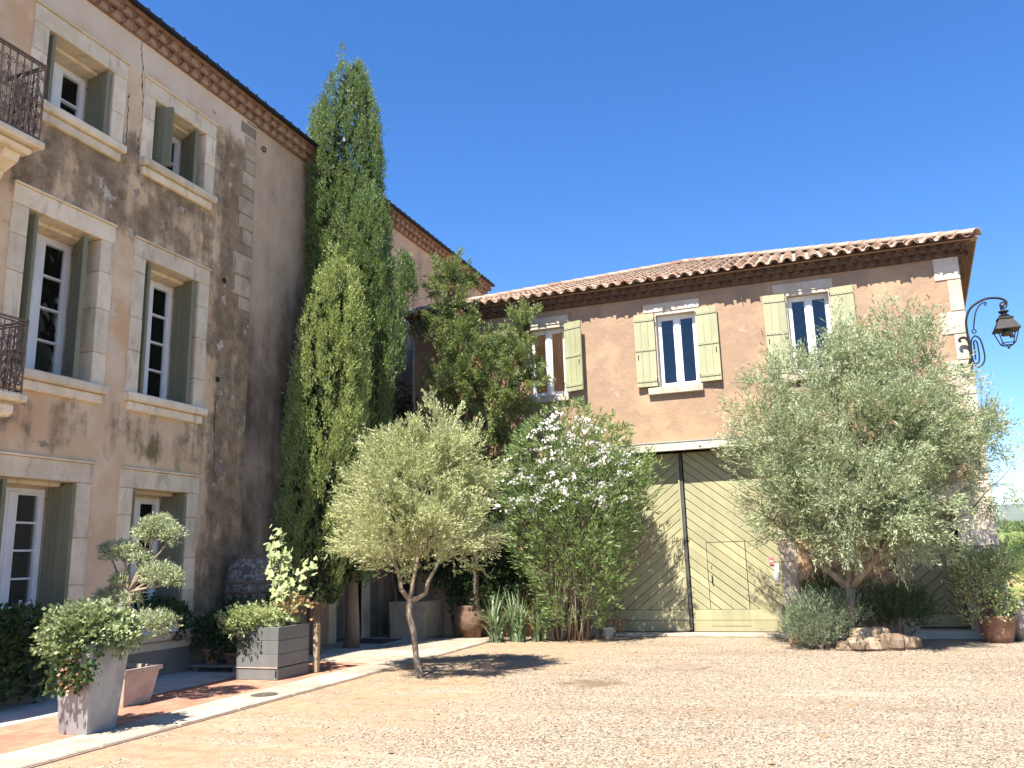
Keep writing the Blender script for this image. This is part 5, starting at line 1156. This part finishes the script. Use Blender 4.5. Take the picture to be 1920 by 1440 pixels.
# window boxes
def window_box(y0, y1, z, lab, boxmat, flo, plants, x=-9.47):
    t = thing('window_box', (x, (y0+y1)/2, z), lab, 'window box'); mb = MB()
    x0, x1 = x-.09, x+.1
    mb.box((x0, y0, z), (x1, y1, z+.03)); mb.box((x0, y0, z+.03), (x0+.012, y1, z+.19)); mb.box((x1-.012, y0, z+.03), (x1, y1, z+.19), .003); mb.box((x0, y0, z+.03), (x1, y0+.012, z+.19)); mb.box((x0, y1-.012, z+.03), (x1, y1, z+.19)); mb.build('box', boxmat, t)
    BX((x0+.014, y0+.014, z+.03), (x1-.014, y1-.014, z+.16), 'soil', 'soil', t, 0)
    foliage(t, plants, 'dark_leaf', .065, .055, 7, .13)
    for (m_, p) in flo: inst('flower_cluster', m_, p, (0, 0, random.random()*6), t, (.75, .75, .75))
    return t
rm = flower_mesh('flower_cluster', 'red_petal', 10, .035, .026, 9)
window_box(9.82, 10.45, .662, 'white window box with red and white geraniums on the narrow ground-floor sill', 'ceramic', [(rm, (-9.4, 9.78, 1.0)), (fm[0], (-9.42, 10.48, 1.02)), (rm, (-9.42, 10.1, 1.05)), (fm[1], (-9.5, 10.3, 1.12))], [((-9.45, 10.15, .93), (.14, .38, .14), 150), ((-9.3, 10.55, .75), (.06, .1, .2), 30)], -9.44)
window_box(7.45, 8.2, .662, 'terracotta window box with bushy red geraniums on the wide ground-floor sill', 'terracotta', [(rm, (-9.28, 7.85, 1.12)), (rm, (-9.3, 8.12, 1.1)), (fm[2], (-9.35, 7.78, 1.22)), (rm, (-9.3, 7.5, 1.1))], [((-9.35, 7.7, .92), (.2, .45, .18), 240), ((-9.2, 7.45, .62), (.14, .4, .35), 240), ((-9.25, 7.9, .45), (.08, .25, .3), 100)], -9.42)
GB = shrub('leafy_bush', 'dark leafy bush growing at the wall foot beneath the wide ground-floor window', 'bush', (-9.2, 7.2, .03), [((-9.2, 7.2, .45), (.2, .4, .38), 260)], 'dark_leaf', .07, .055, 8, .14)
# terracotta pot at the corner
CP = thing('potted_shrub', (2.5, 16.5, 0), 'big terracotta pot with a leggy yellow-green shrub at the building corner', 'potted shrub')
MB().lathe([(.2, 0), (.24, .1), (.29, .36), (.31, .38), (.31, .44), (.27, .44), (.26, .38)], (2.55, 16.45, 0), 24).build('pot', 'terracotta', CP, True)
MB().lathe([(.26, 0), (.1, .02)], (2.55, 16.45, .38), 20).build('soil', 'soil', CP)
foliage(CP, [((2.45, 16.4, 1.05), (.42, .35, .45), 260), ((2.35, 16.3, .6), (.35, .25, .4), 130), ((2.75, 16.45, 1.25), (.25, .3, .3), 110), ((2.2, 16.35, 1.1), (.25, .2, .2), 60), ((2.72, 16.3, .62), (.15, .15, .15), 60)], 'pale_leaf', .055, .035, 8, .14)
foliage(CP, [((2.3, 16.35, .75), (.35, .3, .45), 80)], 'dry_leaf', .05, .03, 6, .12, 'dry_foliage')
mb = MB(); [mb.tube(wiggle((2.52, 16.45, .36), (2.45+random.uniform(-.35, .35), 16.4+random.uniform(-.2, .2), random.uniform(.8, 1.3)), 4, .05), [.014, .012, .01, .007, .004], 5) for k in range(12)]; mb.build('stems', 'bark', CP, True)
CP2 = thing('broken_pot', (2.95, 16.75, 0), 'small leaning clay jar just behind the big corner pot', 'pot')
MB().lathe([(.12, 0), (.18, .2), (.16, .45), (.1, .6), (.13, .66), (.1, .66), (.08, .6)], (2.98, 16.8, 0), 16).build('jar', 'pale_terracotta', CP2, True)
# small things
mt_ = BX((-9.25, 14.95, .03), (-8.35, 15.75, .048), 'doormat', 'mat_fibre', None, .004); tag(mt_, 'dark fibre doormat before the shaded side door', 'doormat')
TR = thing('stone_trough', (-8.1, 16.45, .0), 'square grey stone trough in the shade by the downpipe', 'trough')
square_pot(TR, -8.35, 16.4, .4, .42, .03, .74, 'quoin_stone', 'trough')
pt = thing('terracotta_jar', (-7.2, 16.62, 0), 'round terracotta jar in the deep shade beside the sword-leaved clump', 'jar'); MB().lathe([(.2, 0), (.32, .25), (.34, .45), (.26, .62), (.28, .66), (.24, .66), (.22, .6)], (-7.2, 16.62, 0), 22).build('jar', 'genoise', pt, True)
def cover(name, c, r, z, lab, mt='cast_iron'):
    t = thing(name, (c[0], c[1], z), lab, 'manhole cover'); MB().lathe([(r*1.12, 0), (r*1.12, .008), (r*1.0, .008)], (c[0], c[1], z), 32).build('rim', mt, t)
    MB().lathe([(r*.98, 0), (r*.98, .012)], (c[0], c[1], z), 32).build('lid', mt, t); lo = MB()
    for k in range(-4, 5):
        hh = math.sqrt(max(0, (r*.85)**2-(k*r*.2)**2))
        if hh > .02: lo.box((c[0]-hh, c[1]+k*r*.2-.008, z+.012), (c[0]+hh, c[1]+k*r*.2+.008, z+.016))
    lo.build('tread', mt, t)
cover('manhole_cover', (-6.68, 9.02), .15, .033, 'small round iron cover set in the pale paving border'); cover('manhole_cover', (-2.12, 12.6), .33, .002, 'large round iron cover half buried in the courtyard gravel', 'dusty_iron')
bk = thing('bucket', (-4.25, 16.75, 0), 'small white bucket with dry flowers at the gate post', 'bucket'); MB().lathe([(.09, 0), (.13, .18), (.14, .185), (.14, .2), (.12, .2), (.11, .14)], (-4.25, 16.72, .002), 16).build('pail', 'ceramic', bk, True); MB().lathe([(.108, 0), (.05, .01)], (-4.25, 16.72, .15), 14).build('soil', 'soil', bk)
foliage(bk, [((-4.1, 16.68, .3), (.2, .12, .14), 40)], 'dry_leaf', .05, .03, 6, .12)
# leaves and cones lying on the gravel
for k in range(22):
    yy = random.uniform(6.5, 16.2); x = random.uniform(-5.8, .28*yy); o = inst('fallen_leaf', vl[0] if k else vl[0], (x, yy, .014), (random.uniform(-.4, .4), random.uniform(-.4, .4), random.random()*6.28), None, [random.uniform(.25, .6)]*3); o.data = FL if k else o.data
    if k == 0: FL = lobed('fallen_leaf', 'dry_leaf', .1); o.data = FL
    tag(o, 'curled brown fallen leaf lying on the gravel', 'leaf', 'fallen leaves on the gravel')

# ================================================================== beyond the corner
for k, (x, yy, r, h, lab) in enumerate(((4.7, 22, .7, .62, 'bright green bush just past the building corner'), (7.2, 33, 1.0, .7, 'rounded green bush on the slope past the corner pot'), (8.8, 42, 1.6, 1.05, 'grey-green tree standing lower on the slope'), (11.4, 56, 2.0, 1.5, 'broad dark tree at the hill foot'), (15.4, 75, 2.6, 2.0, 'pale green tree against the far hillside'))):
    t = thing('bush' if k < 2 else 'tree', (x, yy, 0), lab, 'bush' if k < 2 else 'tree', 'greenery beyond the corner'); MB().tube([(x, yy, -.1), (x, yy, h*.5)], [.08*r, .04*r], 6).build('trunk', 'bark', t)
    p, u = ell_points(700, (x, yy, h*.55), (r, r, h*.5), .4, k+70, .6, 2); p[:, 2] = np.maximum(p[:, 2], .05); b, d = sprig_leaves(p, u+UP*.4+rv(len(p))*.5, 8, .25*r, .8, .04); leaf_mesh('crown', b, d, .07*max(1, r*.8), .04*max(1, r*.8), 'field_leaf' if k != 3 else 'dark_leaf', t)
def woods():
    n = 900; x = rng.uniform(-10, 160, n); yy = 95+rng.random(n)*400; 
    zz = np.interp(yy-120, [-30, 0, 40, 110, 200, 300, 420], [0, 0, 1.2, 4.2, 7.5, 9, 6]); P_ = []
    for i in range(n):
        p, u = ell_points(60, (x[i], yy[i], zz[i]+.6), (2.2, 2.2, 1.1), .5, i % 40, .5, 2); P_.append(p)
    p = np.vstack(P_); o = leaf_mesh('woodland', p, rv(len(p))+UP, .9, .7, 'field_leaf', None, .5); kind(o, 'stuff'); tag(o, 'distant scrubby green woodland on the hillside', 'woodland')
woods()

# ================================================================== haze over the far hills
hz = MB().box((-3700, -3700, -8), (3700, 3700, 150)).build('haze', 'soil'); kind(hz, 'stuff'); tag(hz, 'thin pale summer haze lying over the far ridge', 'haze')
hm = bpy.data.materials.new('haze'); hm.use_nodes = True; hn = hm.node_tree; hn.nodes.remove(hn.nodes['Principled BSDF'])
pv_ = hn.nodes.new('ShaderNodeVolumePrincipled'); pv_.inputs['Color'].default_value = (.80, .88, 1.0, 1); pv_.inputs['Density'].default_value = 1.2e-4; pv_.inputs['Anisotropy'].default_value = .2
hn.links.new(pv_.outputs[0], hn.nodes['Material Output'].inputs['Volume']); hz.data.materials.clear(); hz.data.materials.append(hm)
